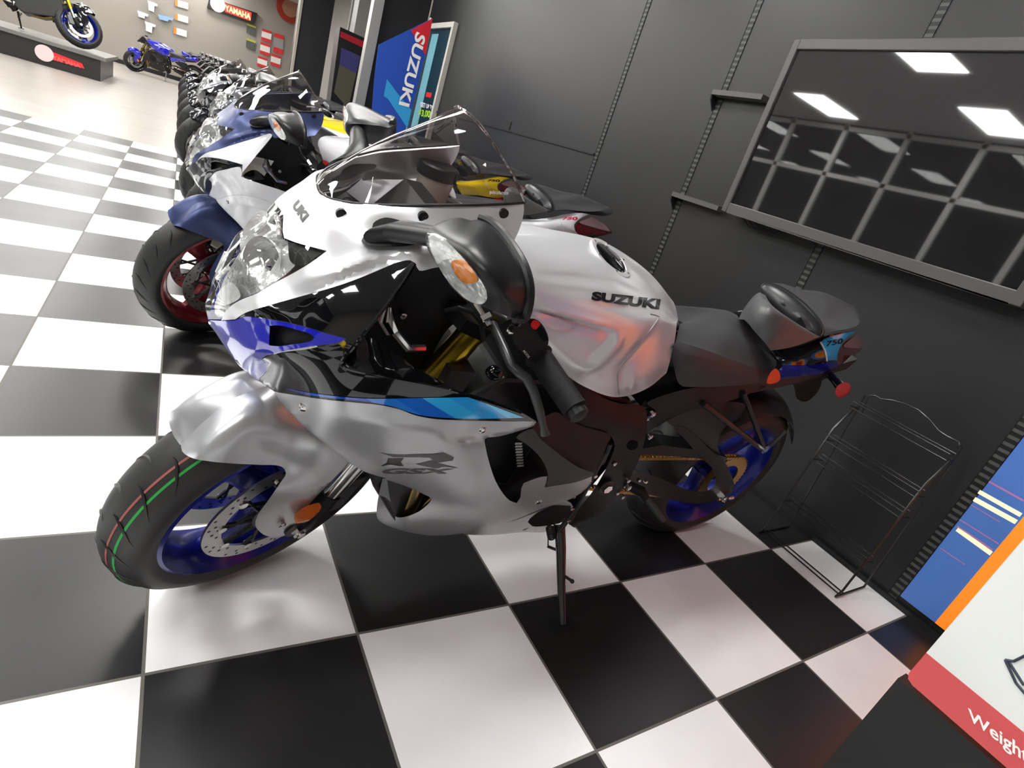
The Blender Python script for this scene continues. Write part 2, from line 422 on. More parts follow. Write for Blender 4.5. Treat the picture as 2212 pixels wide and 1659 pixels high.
# slotted standards
def slotmat():
    m = mat('slotted_standard', (.02, .02, .02), .45); nt = m.node_tree; N = nt.nodes; L = nt.links
    g = N.new('ShaderNodeNewGeometry'); s = N.new('ShaderNodeSeparateXYZ'); L.new(g.outputs['Position'], s.inputs[0])
    d = N.new('ShaderNodeMath'); d.operation = 'MULTIPLY'; d.inputs[1].default_value = 1/.0254; L.new(s.outputs[2], d.inputs[0])
    f = N.new('ShaderNodeMath'); f.operation = 'FRACT'; L.new(d.outputs[0], f.inputs[0]); l = N.new('ShaderNodeMath'); l.operation = 'LESS_THAN'; l.inputs[1].default_value = .55; L.new(f.outputs[0], l.inputs[0])
    x = N.new('ShaderNodeMix'); x.data_type = 'RGBA'; L.new(l.outputs[0], x.inputs[0]); x.inputs[6].default_value = (.06, .06, .058, 1); x.inputs[7].default_value = (.002, .002, .002, 1)
    L.new(x.outputs[2], N['Principled BSDF'].inputs['Base Color']); return m
M_SLOT = slotmat(); M_BLK = mat('matt_black', (.008, .008, .008), .5)
sl = {2.345: 'thin slotted wall strip above the motorcycle tail, farthest from the television', 1.485: 'slotted wall strip left of the television, holding the shelf arms',
      .605: 'slotted wall strip running down behind the television', -.335: 'slotted wall strip beside the blue poster'}
for y, lb in sl.items():
    t = empty('slotted_strip', Matrix.Translation((XW, y, 0)), lb, 'wall strip', 'slotted strips between the wall panels')
    z0 = .0 if y < 2 else .0
    build('channel', MB().box((XW-.004, y-.016, z0), (XW-.0005, y+.016, CEIL-.01)), M_SLOT, t, smooth=0)
    build('edge', MB().box((XW-.006, y+.017, z0), (XW-.0005, y+.021, CEIL-.01)), M_BLK, t, smooth=0)
struct(build('trim_1', MB().box((XW-.012, 2.37, 1.2), (XW-.0005, 5.35, 1.212)), M_BLK, smooth=0))
struct(build('trim_2', MB().box((XW-.02, -3.9, 0), (XW-.0005, 6.25, .02)), M_BLK, smooth=0))
struct(build('trim_3', MB().box((XW-.006, 3.62, 1.212), (XW-.0005, 3.63, 1.28)), M_BLK, smooth=0))
M_ARM = mat('shelf_rail_grey', (.075, .072, .07), .4)
for z, y0, lb in ((1.648, 1.19, 'upper grey shelf rail sticking out left of the television'), (1.118, 1.17, 'lower grey shelf rail under the left end of the television')):
    t = empty('shelf_rail', Matrix.Translation((XW, 1.5, z)), lb, 'shelf rail')
    build('rail', MB().box((XW-.055, y0, z-.012), (XW-.001, 1.51, z+.012)), M_ARM, t, smooth=0)
    build('bracket', MB().prism([(0, 0), (.05, 0), (.045, -.02), (0, -.07)], (XW-.001, 1.505, z-.012), (-1, 0, 0), (0, 0, 1), (0, .01, 0)), M_BLK, t, smooth=0)

# television
XT = 2.265
def tvp(px, py): return wplane(px, py, XT)
a = tvp(1720, 108); c = tvp(1583, 440); yl = (a[1]+c[1])/2; zt = a[2]; zb = c[2]; yr = yl-(zt-zb)*16/9
tv = empty('television', Matrix.Translation((XW, yl, zb)), 'large black flat television on the wall reflecting the ceiling lights', 'television')
M_BEZ = mat('tv_bezel', (.075, .07, .068), .38)
b = MB(); bw = .032
b.box((XT-.012, yl, zb-.045), (XT+.05, yl+bw, zt+.04)); b.box((XT-.012, yr-bw, zb-.045), (XT+.05, yr, zt+.04))
b.box((XT-.012, yr, zt), (XT+.05, yl, zt+.04)); b.box((XT-.012, yr, zb-.045), (XT+.05, yl, zb))
build('bezel', b, M_BEZ, tv, smooth=0, bevel=.003)
M_SCR = mat('tv_screen', (.012, .011, .012), .03, spec=1., coat=1., coat_rough=.02)
build('screen', MB().box((XT, yr, zb), (XT+.01, yl, zt)), M_SCR, tv, smooth=0)
build('back_housing', MB().box((XT+.012, yr+.05, zb+.05), (XW-.008, yl-.05, zt-.05)), M_BLK, tv, smooth=0)
for k, dy in enumerate((0, -.04, .035)): build('cable', MB().tube([(XT+.04, .98+dy, zb-.04), (XT+.05, .93+dy, zb-.075), (XT+.06, .86+dy, zb-.07), (XT+.06, .82+dy, zb-.04)], .003, 6), M_BLK, tv)
q = wplane(2010, 98, XT-.012)
t = build('vent_grille', MB().box((XT-.004, q[1]-.1, zt+.012), (XT+.0, q[1]+.1, zt+.03)), mat('silver_sticker', (.7, .7, .7), .3), tv, smooth=0)

# wire rack by the wall
rk = empty('wire_rack', Matrix.Translation((2.2, -.1, 0)), 'black wire literature rack standing against the dark wall behind the motorcycle', 'rack')
M_WIRE = mat('black_wire', (.05, .05, .05), .22, metal=.7)
XR = 2.25
def wr(px, py, X=XR): return wplane(px, py, X)
b = MB(); b.tube([wr(x, y) for x, y in ((1862, 892), (1870, 868), (1878, 854), (1892, 855), (1903, 862), (1925, 864), (1955, 872), (1985, 886), (2008, 906), (2028, 930), (2046, 942), (2072, 955), (2073, 962))], .0028, 8)
build('arch', b, M_WIRE, rk)
yL, yR = .09, -.26
b = MB()
for k, (y, z) in enumerate(((yL, .64), (yR, .64))):
    b.tube([(XR, y, z+.01), (2.27, y, .3), (2.29, y, .004)], .004, 8)
    b.tube([(XR-.01, y, z-.04), (2.16, y, .5), (2.1, y, .03), (2.07, y, .004)], .004, 8)
    b.tube([(2.29, y, .005), (2.07, y, .005)], .004, 8)
    build('upright', b, M_WIRE, rk); b = MB()
for z, X0 in ((.62, 2.24), (.47, 2.2), (.38, 2.2), (.18, 2.16)):
    b = MB()
    for dx, dz in ((0, 0), (-.045, -.025), (-.05, .0)): b.tube([(X0+dx, yL, z+dz), (X0+dx, yR, z+dz)], .0022, 8)
    b.tube([(X0-.05, yL, z-.02), (X0+.03, yL, z-.03)], .0022, 6); b.tube([(X0-.05, yR, z-.02), (X0+.03, yR, z-.03)], .0022, 6)
    build('shelf', b, M_WIRE, rk)
for x in (2.09, 2.12): build('base_bar', MB().tube([(x, yL, .012), (x, yR, .012)], .003, 8), M_WIRE, rk)

# poster on the wall at the right edge; faint glow put into its colours
po = empty('wall_poster', Matrix.Translation((XW, -.4, 0)), 'tall blue poster with yellow and pink streaks and an orange side at the right edge', 'poster')
XP = 2.33
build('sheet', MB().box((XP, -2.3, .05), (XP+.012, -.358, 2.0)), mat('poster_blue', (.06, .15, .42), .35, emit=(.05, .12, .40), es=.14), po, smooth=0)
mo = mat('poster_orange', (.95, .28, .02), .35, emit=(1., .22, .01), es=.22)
build('orange_band', MB().box((XP-.001, -.80, .05), (XP, -.482, 2.0)), mo, po, smooth=0)
build('red_field', MB().box((XP-.001, -1.9, .25), (XP, -.80, 1.6)), mat('poster_red_glow', (.7, .02, .02), .35, emit=(1., .04, .04), es=.08), po, smooth=0)  # unseen red part, faint glow added to redden the tank's reflections
M_PK = mat('poster_pink', (.5, .2, .42), .4); M_YL = mat('poster_yellow', (1., .92, .5), .4, emit=(1, .9, .5), es=.3)
b, by = 'pink_streak', 'yellow_streak'
def pz(px, py): return wplane(px, py, XP)
for (x0, y0, x1, y1, wd, B) in ((2115, 1062, 2206, 1113, .007, by), (2105, 1078, 2196, 1128, .008, by), (2068, 1143, 2142, 1196, .008, by), (2098, 1090, 2161, 1128, .0015, b), (2073, 1122, 2158, 1175, .002, b), (2068, 1137, 2145, 1188, .003, b), (2137, 1040, 2212, 1082, .003, b), (2032, 1184, 2085, 1220, .0015, b)):
    p0, p1 = pz(x0, y0), pz(x1, y1); build(B, MB().add([(XP-.0006, p0[1], p0[2]-wd), (XP-.0006, p1[1], p1[2]-wd), (XP-.0006, p1[1], p1[2]+wd), (XP-.0006, p0[1], p0[2]+wd)], [(0, 1, 2, 3)]), M_YL if B == by else M_PK, po, smooth=0)

# card sign close to the camera
XC = 1.0
cs = empty('spec_sign', Matrix.Translation((XC, -.8, 0)), 'white sign with red band reading Weight on a black stand, lower right corner', 'sign')
def cp(px, py): return wplane(px, py, XC)
tl = cp(2212, 1200); bl = cp(1950, 1462); br = cp(2175, 1659); cr = cp(1995, 1405)
y0 = bl[1]-.003; z0 = bl[2]; zr = z0+.062; sl_ = (br[2]-bl[2])/(br[1]-bl[1])
zz = lambda y: z0+sl_*(y-bl[1])
M_CARD = mat('white_card', (.75, .78, .76), .3); M_RED = mat('card_red', (.62, .085, .09), .3)
ye = -1.05
def cardpoly(a0, a1, rnd=.012):
    return [(y0-rnd, a0), (y0-rnd*.3, a0+rnd*.3), (y0, a0+rnd), (y0, a1), (ye, a1), (ye, a0)]
def cardz(y, h): return zz(y)+h
hr = cr[2]-zz(cr[1])
build('card', MB().prism([(-y, cardz(y, h)) for y, h in cardpoly(0, .5)], (XC, 0, 0), (0, -1, 0), (0, 0, 1), (.008, 0, 0)), M_CARD, cs, smooth=0)
build('red_band', MB().prism([(-y, cardz(y, h)) for y, h in cardpoly(0.0005, hr)], (XC-.0008, 0, 0), (0, -1, 0), (0, 0, 1), (.0006, 0, 0)), M_RED, cs, smooth=0)
build('lettering', decal_text('Weight', [(2092, 1560), (2222, 1660), (2222, 1618), (2092, 1528)], lambda x, y: cp(x, y)-V((.002, 0, 0)), bold=.02), mat('card_white_ink', (.9, .9, .88), .4), cs, smooth=0)
d1 = MB()
for (xa, ya, xb, yb) in ((2172, 1425, 2195, 1475), (2195, 1475, 2216, 1500), (2172, 1425, 2190, 1428), (2190, 1428, 2216, 1415), (2180, 1430, 2212, 1480)):
    d1.tube([cp(xa, ya)-V((.001, 0, 0)), cp(xb, yb)-V((.001, 0, 0))], .0018, 6)
build('drawing', d1, mat('card_ink', (.03, .04, .06), .5), cs)
bp0 = cp(1933, 1470)
build('stand_panel', MB().box((XC+.01, -1.1, 0.02), (XC+.04, bp0[1], bp0[2]+.002)), mat('stand_black', (.012, .012, .012), .5), cs, smooth=0)
build('base_plate', MB().prism([(0, 0), (.3, 0), (.3, .42), (.03, .42), (0, .39)], (.94, -1.1, .001), (1, 0, 0), (0, 1, 0), (0, 0, .012)), M_BLK, cs, smooth=0)

# banner, window poster and the alcove behind the row
YN = 5.0
bn = empty('flag_banner', Matrix.Translation((1.7, YN, 0)), 'blue slant-topped flag banner with vertical white lettering and a red tip', 'banner')
np_ = lambda x, y, d=0: yplane(x, y, YN-d)
def ppoly(pts, d, th=.006):
    n = len(pts); A = [np_(x, y, d) for x, y in pts]; B = [q+V((0, th, 0)) for q in A]
    return MB().add(A+B, [tuple(range(n)), tuple(reversed(range(n, 2*n)))]+[(i, i+n, (i+1) % n+n, (i+1) % n) for i in range(n)])
A1 = np_(935, 40); B1 = np_(818, 97)
build('cloth', ppoly([(935, 40), (818, 97), (809, 170), (802, 262), (800, 330), (858, 330), (885, 255), (903, 185), (923, 100)], 0), mat('banner_blue', (.015, .07, .42), .6), bn, smooth=0)
build('red_tip', ppoly([(935, 40), (887, 66), (898, 82), (919, 120)], .004, .001), mat('banner_red', (.62, .015, .03), .6), bn, smooth=0)
build('light_blue_arrow', ppoly([(836, 171), (865, 210), (889, 238), (880, 277), (838, 214), (829, 208)], .004, .001), mat('banner_cyan', (.03, .33, .68), .6), bn, smooth=0)
build('lettering', decal_text('SUZUKI', [(899, 67), (861, 226), (884, 232), (920, 80)], lambda x, y: np_(x, y, .008), bold=.03), mat('banner_white', (.85, .85, .85), .6), bn, smooth=0)
build('pole', MB().tube([(A1[0]-.01, YN+.02, A1[2]), (A1[0]-.06, YN+.02, 0.02)], .012, 10), mat('banner_pole', (.3, .3, .3), .3, metal=.8), bn)
build('foot', MB().box((A1[0]-.3, YN-.15, .002), (A1[0]+.1, YN+.2, .02)), M_BLK, bn, smooth=0)
wp = empty('offer_poster', Matrix.Translation((XW, 5.7, 0)), 'framed dark poster reading GET UP TO $3,000 on the wall behind the blue banner', 'poster')
b = MB(); y1, y2, z1, z2 = 5.37, 6.1, .5, 2.03
b.box((XW-.05, y1-.05, z1), (XW-.001, y1, z2)); b.box((XW-.05, y2, z1), (XW-.001, y2+.05, z2)); b.box((XW-.05, y1-.05, z2), (XW-.001, y2+.05, z2+.05)); b.box((XW-.05, y1-.05, z1-.05), (XW-.001, y2+.05, z1))
build('frame', b, mat('white_frame', (.55, .53, .48), .4), wp, smooth=0)
build('sheet', MB().box((XW-.02, y1, z1), (XW-.002, y2, z2)), mat('poster_dark', (.006, .03, .05), .3), wp, smooth=0)
build('aqua_band', MB().box((XW-.022, y2-.33, z1), (XW-.0205, y2-.12, z2-.05)), mat('poster_aqua', (.18, .42, .5), .3), wp, smooth=0)
wq = lambda x, y: wplane(x, y, XW-.024)
build('lettering', decal_text('GET UP TO', [(908, 231), (937, 238), (937, 229), (908, 220)], wq, .03), mat('poster_ink', (.75, .75, .75), .5), wp, smooth=0)
build('price', decal_text('$3,000', [(903, 253), (934, 258), (936, 240), (905, 236)], wq, .03), mat('poster_green', (.35, .62, .03), .5), wp, smooth=0)
build('red_tag', MB().box((XW-.024, 5.55, 1.33), (XW-.0205, 5.72, 1.38)), mat('poster_red', (.6, .02, .02), .5), wp, smooth=0)
struct(build('wall_end_panel', MB().box((1.83, 6.32, 0), (XW+.1, 6.36, CEIL)), M_DARK, smooth=0))
struct(build('trim_4', MB().box((1.72, 6.27, 0), (1.83, 6.40, CEIL)), M_SILV, smooth=0))
struct(build('wall_pillar', MB().box((1.95, 12.9, 0), (2.55, 13.5, CEIL)), mat('pillar_black', (.02, .022, .026), .4), smooth=0))
struct(build('trim_5', MB().box((1.90, 12.85, 0), (1.95, 12.92, CEIL)), mat('pillar_edge', (.45, .42, .36), .4), smooth=0))
struct(build('wall_niche', MB().box((2.5, 11., 0), (3.3, 11.1, CEIL)), mat('niche_grey', (.20, .195, .185), .6), smooth=0))
struct(build('trim_6', MB().box((2.52, 10.6, 0), (2.72, 10.98, CEIL)), M_SILV, smooth=0))
# upright advertising display
YD = 8.2
ad = empty('display_stand', Matrix.Translation((2.0, YD, 0)), 'dark upright advertising display with a purple panel and red header in the alcove', 'display')
dp = lambda x, y, d=0: yplane(x, y, YD-d)
def dpoly(pts, d, th): 
    n = len(pts); A = [dp(x, y, d) for x, y in pts]; B = [q+V((0, th, 0)) for q in A]
    return MB().add(A+B, [tuple(range(n)), tuple(reversed(range(n, 2*n)))]+[(i, i+n, (i+1) % n+n, (i+1) % n) for i in range(n)])
build('cabinet', dpoly([(735, 58), (800, 88), (797, 112), (786, 118), (764, 260), (735, 400), (690, 400), (730, 95)], 0, .3), M_DARK, ad, smooth=0)
build('header', dpoly([(737, 68), (796, 94), (794, 108), (735, 80)], .01, .008), mat('display_red', (.35, .01, .02), .4), ad, smooth=0)
build('panel', dpoly([(738, 103), (779, 122), (770, 160), (734, 140)], .01, .008), mat('display_purple', (.05, .045, .16), .3), ad, smooth=0)
build('picture', dpoly([(734, 140), (770, 160), (752, 235), (722, 200)], .01, .008), mat('display_picture', (.09, .085, .06), .3, bump=.5), ad, smooth=0)

# far wall: signs
YF = 21.48
fp = lambda x, y, d=.0: yplane(x, y, YF-d)
def fpoly(pts, d, th):
    n = len(pts); A = [fp(x, y, d) for x, y in pts]; B = [q+V((0, th, 0)) for q in A]
    return MB().add(A+B, [tuple(range(n)), tuple(reversed(range(n, 2*n)))]+[(i, i+n, (i+1) % n+n, (i+1) % n) for i in range(n)])
sg = empty('lit_sign', Matrix.Translation((1.1, YF, 2.4)), 'black light box with glowing red lettering and white emblem on the far wall', 'sign')
build('box', fpoly([(452, -6), (556, 28), (549, 52), (447, 16)], .12, .12), M_BLK, sg, smooth=0)
c0 = fp(470, 9, .13); b = MB(); b.lathe([(0.0001, 0), (.2, 0), (.2, -.02), (.0001, -.02)], 32, 'y', tuple(c0), False)
build('emblem', b, mat('sign_white_glow', (1, 1, 1), emit=(1, .98, .95), es=5), sg)
build('red_panel', fpoly([(484, 6), (543, 27), (541, 45), (486, 25)], .125, .003), mat('sign_red_dim', (.4, .01, .01), emit=(1, .03, .02), es=1.2), sg, smooth=0)
build('lettering', decal_text('YAMAHA', [(486, 22), (541, 43), (542, 30), (485, 9)], lambda x, y: fp(x, y, .13), .04), mat('sign_red_glow', (.8, .05, .02), emit=(1, .13, .04), es=8), sg, smooth=0)
wm = mat('paper_white', (.8, .78, .72), .5); om = mat('picture_orange', (.7, .25, .05), .5); rm_ = mat('picture_red', (.65, .03, .04), .5); gm = mat('picture_grey', (.3, .3, .3), .5)
for k, (x, y) in enumerate(((378, -2), (378, 28), (375, 58))):
    t = empty('pinned_print', Matrix.Translation(fp(x+12, y)), ['upper', 'middle', 'lowest'][k]+' small white and orange print left of the glowing red sign', 'print', 'small prints left of the lit sign')
    build('paper', fpoly([(x, y), (x+28, y+8), (x+28, y+22), (x, y+14)], .02, .01), wm, t, smooth=0)
    build('stripe', fpoly([(x, y), (x+6, y+2), (x+6, y+15), (x, y+14)], .022, .001), om, t, smooth=0)
for k, (x, y, h) in enumerate(((566, 61, 25), (563, 90, 25), (557, 120, 22), (592, 70, 42), (586, 115, 25))):
    t = empty('pinned_poster', Matrix.Translation(fp(x+9, y)), ['top red and white notice of the left column on the far wall', 'middle red and white notice of the left column on the far wall', 'lowest red and white notice of the left column on the far wall', 'tall red and white notice of the right column on the far wall', 'short red and white notice under the tall one on the far wall'][k], 'notice', 'red and white notices on the far wall')
    build('paper', fpoly([(x, y), (x+21, y+7), (x+19, y+7+h), (x-2, y+h)], .02, .01), gm if k == 3 else wm, t, smooth=0)
    for (f0, f1) in ((0, .22), (.72, 1.)):
        P_ = [(x-2*f0, y+h*f0), (x+21-2*f0, y+7+h*f0), (x+21-2*f1, y+7+h*f1), (x-2*f1, y+h*f1)]; A = [fp(u, v, .022) for u, v in P_]; build('red_stripe', MB().add(A, [(0, 1, 2, 3)]), rm_, t, smooth=0)
for k, (x, y) in enumerate(((533, 50), (532, 82))):
    t = empty('yellow_notice', Matrix.Translation(fp(x, y)), ['upper dark notice with a yellow top under the lit sign', 'lower dark notice with a yellow top under the lit sign'][k], 'notice')
    build('paper', fpoly([(x, y), (x+20, y+7), (x+18, y+28), (x-1, y+20)], .02, .01), mat('notice_dark%d' % k, (.08, .09, .08), .5), t, smooth=0)
    build('band', fpoly([(x, y), (x+20, y+7), (x+20, y+11), (x, y+4)], .022, .001), mat('notice_yellow%d' % k, (.5, .5, .03), .5), t, smooth=0)
t = empty('round_sign', Matrix.Translation(fp(628, 20)), 'red and black round emblem sign at the top of the far wall', 'sign')
c0 = fp(627, 18, .05); build('disc', MB().lathe([(.0001, 0), (.42, 0), (.42, -.04), (.0001, -.04)], 40, 'y', tuple(c0), False), mat('round_red', (.35, .03, .02), .4), t)
build('hub', MB().lathe([(.0001, -.042), (.25, -.042), (.25, -.06), (.0001, -.06)], 40, 'y', tuple(c0), False), mat('round_tan', (.4, .2, .12), .4), t)
# clothing hanging on the far wall
M_CLO = mat('pale_jersey', (.66, .68, .72), .7); M_CLB = mat('blue_jersey', (.25, .4, .6), .7)
for k, (x, y, w_, h) in enumerate(((318, 0, 22, 26), (296, 22, 24, 18), (340, 30, 34, 16), (312, 45, 24, 26))):
    t = empty('hanging_jersey', Matrix.Translation(fp(x, y)), ['white jersey hanging highest on the left of the far wall', 'long-sleeved white jersey below the highest one on the far wall', 'pale blue jersey beside the small prints on the far wall', 'lowest white jersey on the far wall above the blue dirt bike'][k], 'jersey', 'jerseys hanging on the far wall')
    build('shirt', fpoly([(x, y), (x+w_*.35, y+3), (x+w_*.65, y+5), (x+w_, y+9), (x+w_*.95, y+14), (x+w_*.7, y+12), (x+w_*.65, y+h), (x+w_*.1, y+h-5), (x+w_*.1, y+8)], .08, .06), (M_CLO, M_CLO, M_CLB, M_CLO)[k], t, smooth=0)

# ------------------------------------------------------------------ materials of the motorcycles
B_SILVER = mat('silver_paint', (.50, .51, .53), .33, metal=.7, coat=.15, coat_rough=.3)
B_SILVER_LIT = mat('silver_paint_lit', (.70, .71, .73), .30, metal=.5, coat=.3, coat_rough=.2)  # same silver paint, made lighter where the lamps wash out nose and tank
B_BLACKG = mat('gloss_black_paint', (.003, .003, .004), .1, spec=.1, coat=1., coat_rough=.015)
B_BLUE = mat('gloss_blue_paint', (.008, .012, .42), .12, coat=1., coat_rough=.02)
B_RIMBLUE = mat('blue_wheel_paint', (.004, .012, .22), .28, metal=.35, coat=.4, coat_rough=.1)
B_PLASTIC = mat('matt_black_plastic', (.009, .0095, .010), .36, spec=.42)
B_GREYP = mat('grey_plastic', (.024, .026, .027), .36)
B_SEAT = mat('seat_vinyl', (.038, .038, .040), .5, bump=.12, bscale=400)
B_CARBON = mat('textured_grey_cover', (.085, .086, .088), .36)
B_RUBBER = mat('tyre_rubber', (.016, .016, .016), .5)
B_FRAME = mat('frame_dark_aluminium', (.006, .006, .0065), .40, metal=.0, spec=.28)
B_DARK = mat('dark_machinery', (.006, .006, .006), .4)
B_STEEL = mat('polished_steel', (.62, .61, .6), .15, metal=1.)
B_DISC = mat('brake_disc_steel', (.5, .49, .47), .32, metal=1., bump=.1, bscale=300)
B_GOLD = mat('gold_anodised', (.52, .36, .03), .22, metal=1.)
B_CHAIN = mat('gold_chain', (.55, .32, .1), .35, metal=1.)
B_BRONZE = mat('exhaust_header', (.25, .18, .08), .25, metal=1.)
B_AMBER = mat('amber_reflector', (.75, .16, .01), .25, coat=1.)
B_RED = mat('red_plastic', (.6, .01, .01), .25, coat=.5)
B_TAILR = mat('dark_red_lens', (.11, .004, .006), .1, coat=1.)
B_ORANGE = mat('orange_sticker', (.85, .08, .01), .5)
B_REFL = mat('lamp_reflector', (.8, .8, .8), .15, metal=.6, bump=1., bscale=90)
B_CLEAR = sheer('clear_lens', (.93, .94, .93), 1.5, .02)
B_SMOKE = sheer('smoked_screen', (.66, .63, .63), 1.5, .008)
B_EDGE = sheer('screen_edge', (.75, .68, .66), 2.2, .05)
B_LETTER = mat('black_lettering', (.008, .008, .008), .25)
B_LETTERG = mat('grey_lettering', (.06, .06, .065), .3)
B_LETTERW = mat('pale_lettering', (.6, .6, .6), .4)
B_RES = mat('brake_fluid_reservoir', (.62, .56, .46), .35)
B_GREEN = mat('green_tyre_line', (.02, .35, .06), .6); B_PINK = mat('red_tyre_line', (.32, .09, .08), .6)
B_MIRROR = mat('mirror_glass', (.85, .86, .88), .02, metal=1.)
def stripemat():
    m = mat('blue_stripe', (.1, .3, .8), .08, coat=1., coat_rough=.015); nt = m.node_tree; N = nt.nodes; L = nt.links
    t = N.new('ShaderNodeTexCoord'); s = N.new('ShaderNodeSeparateXYZ'); L.new(t.outputs['Object'], s.inputs[0])
    a = N.new('ShaderNodeMath'); a.operation = 'MULTIPLY'; a.inputs[1].default_value = 1.9; L.new(s.outputs[2], a.inputs[0])
    b = N.new('ShaderNodeMath'); b.operation = 'ADD'; L.new(s.outputs[0], b.inputs[0]); L.new(a.outputs[0], b.inputs[1])
    r = N.new('ShaderNodeMapRange'); r.inputs[1].default_value = 1.17; r.inputs[2].default_value = 1.70; L.new(b.outputs[0], r.inputs[0])
    c = N.new('ShaderNodeValToRGB'); c.color_ramp.interpolation = 'CONSTANT'; e = c.color_ramp.elements
    e[0].color = (.004, .006, .25, 1); e[1].position = .26; e[1].color = (.01, .10, .55, 1)
    for p_, k in ((.40, (.006, .06, .48, 1)), (.5, (.02, .18, .66, 1)), (.6, (.01, .13, .6, 1)), (.7, (.03, .42, .85, 1)), (.8, (.02, .34, .80, 1)), (.9, (.07, .55, .92, 1))): q = e.new(p_); q.color = k
    L.new(r.outputs[0], c.inputs[0]); L.new(c.outputs[0], N['Principled BSDF'].inputs['Base Color']); return m
B_STRIPE = stripemat()
B_CYAN = mat('cyan_tail_stripe', (.03, .38, .75), .12, coat=1., coat_rough=.02)

# ------------------------------------------------------------------ the silver sport motorcycle
LEAN = math.radians(9)
BF = Frame((.201, .223, 0), (1, 0, 0), (0, math.cos(LEAN), math.sin(LEAN)), (0, -math.sin(LEAN), math.cos(LEAN)))
psi, phi = .417, .337
_n = V((math.sin(psi), -math.cos(psi), 0)); _u = math.cos(phi)*V((0, 0, 1))+math.sin(phi)*_n; _a = math.cos(phi)*_n-math.sin(phi)*V((0, 0, 1))
WF = Frame((.496*S, .463*S, (.299-.06)*math.cos(phi)+.06), (math.cos(psi), math.sin(psi), 0), -_a, _u)
RWF = Frame(BF.w(3.968*S-.201, 0, .316), BF.x, BF.y, BF.z)
bike = empty('motorcycle', BF.mat(), 'silver and black sport motorcycle with blue wheels and blue side stripe, nearest in the row', 'motorcycle', 'motorcycles parked in a row')
at = BF.at
def mirrored(name, mb, m, parent=bike, F=BF, **k):
    mb = clip_mb(mb, F)
    a = build(name, mb, m, parent, **k); b = build(name, mirror_mb(mb, F), m, parent, **k); return a, b
def bolt(F, px, py, yl, r=.006, m=None, parent=bike, name='bolt', h=.004):
    c = F.at(px, py, yl); d = unit(CC-c); nrm = -F.y
    b = MB(); b.tube([c-nrm*.004, c+nrm*h, c+nrm*(h+.001)], [r, r, r*.75], 14)
    b.tube([c+nrm*(h+.0011), c+nrm*(h+.0013)], [r*.45, r*.45], 6)
    return build(name, b, m or B_STEEL, parent)

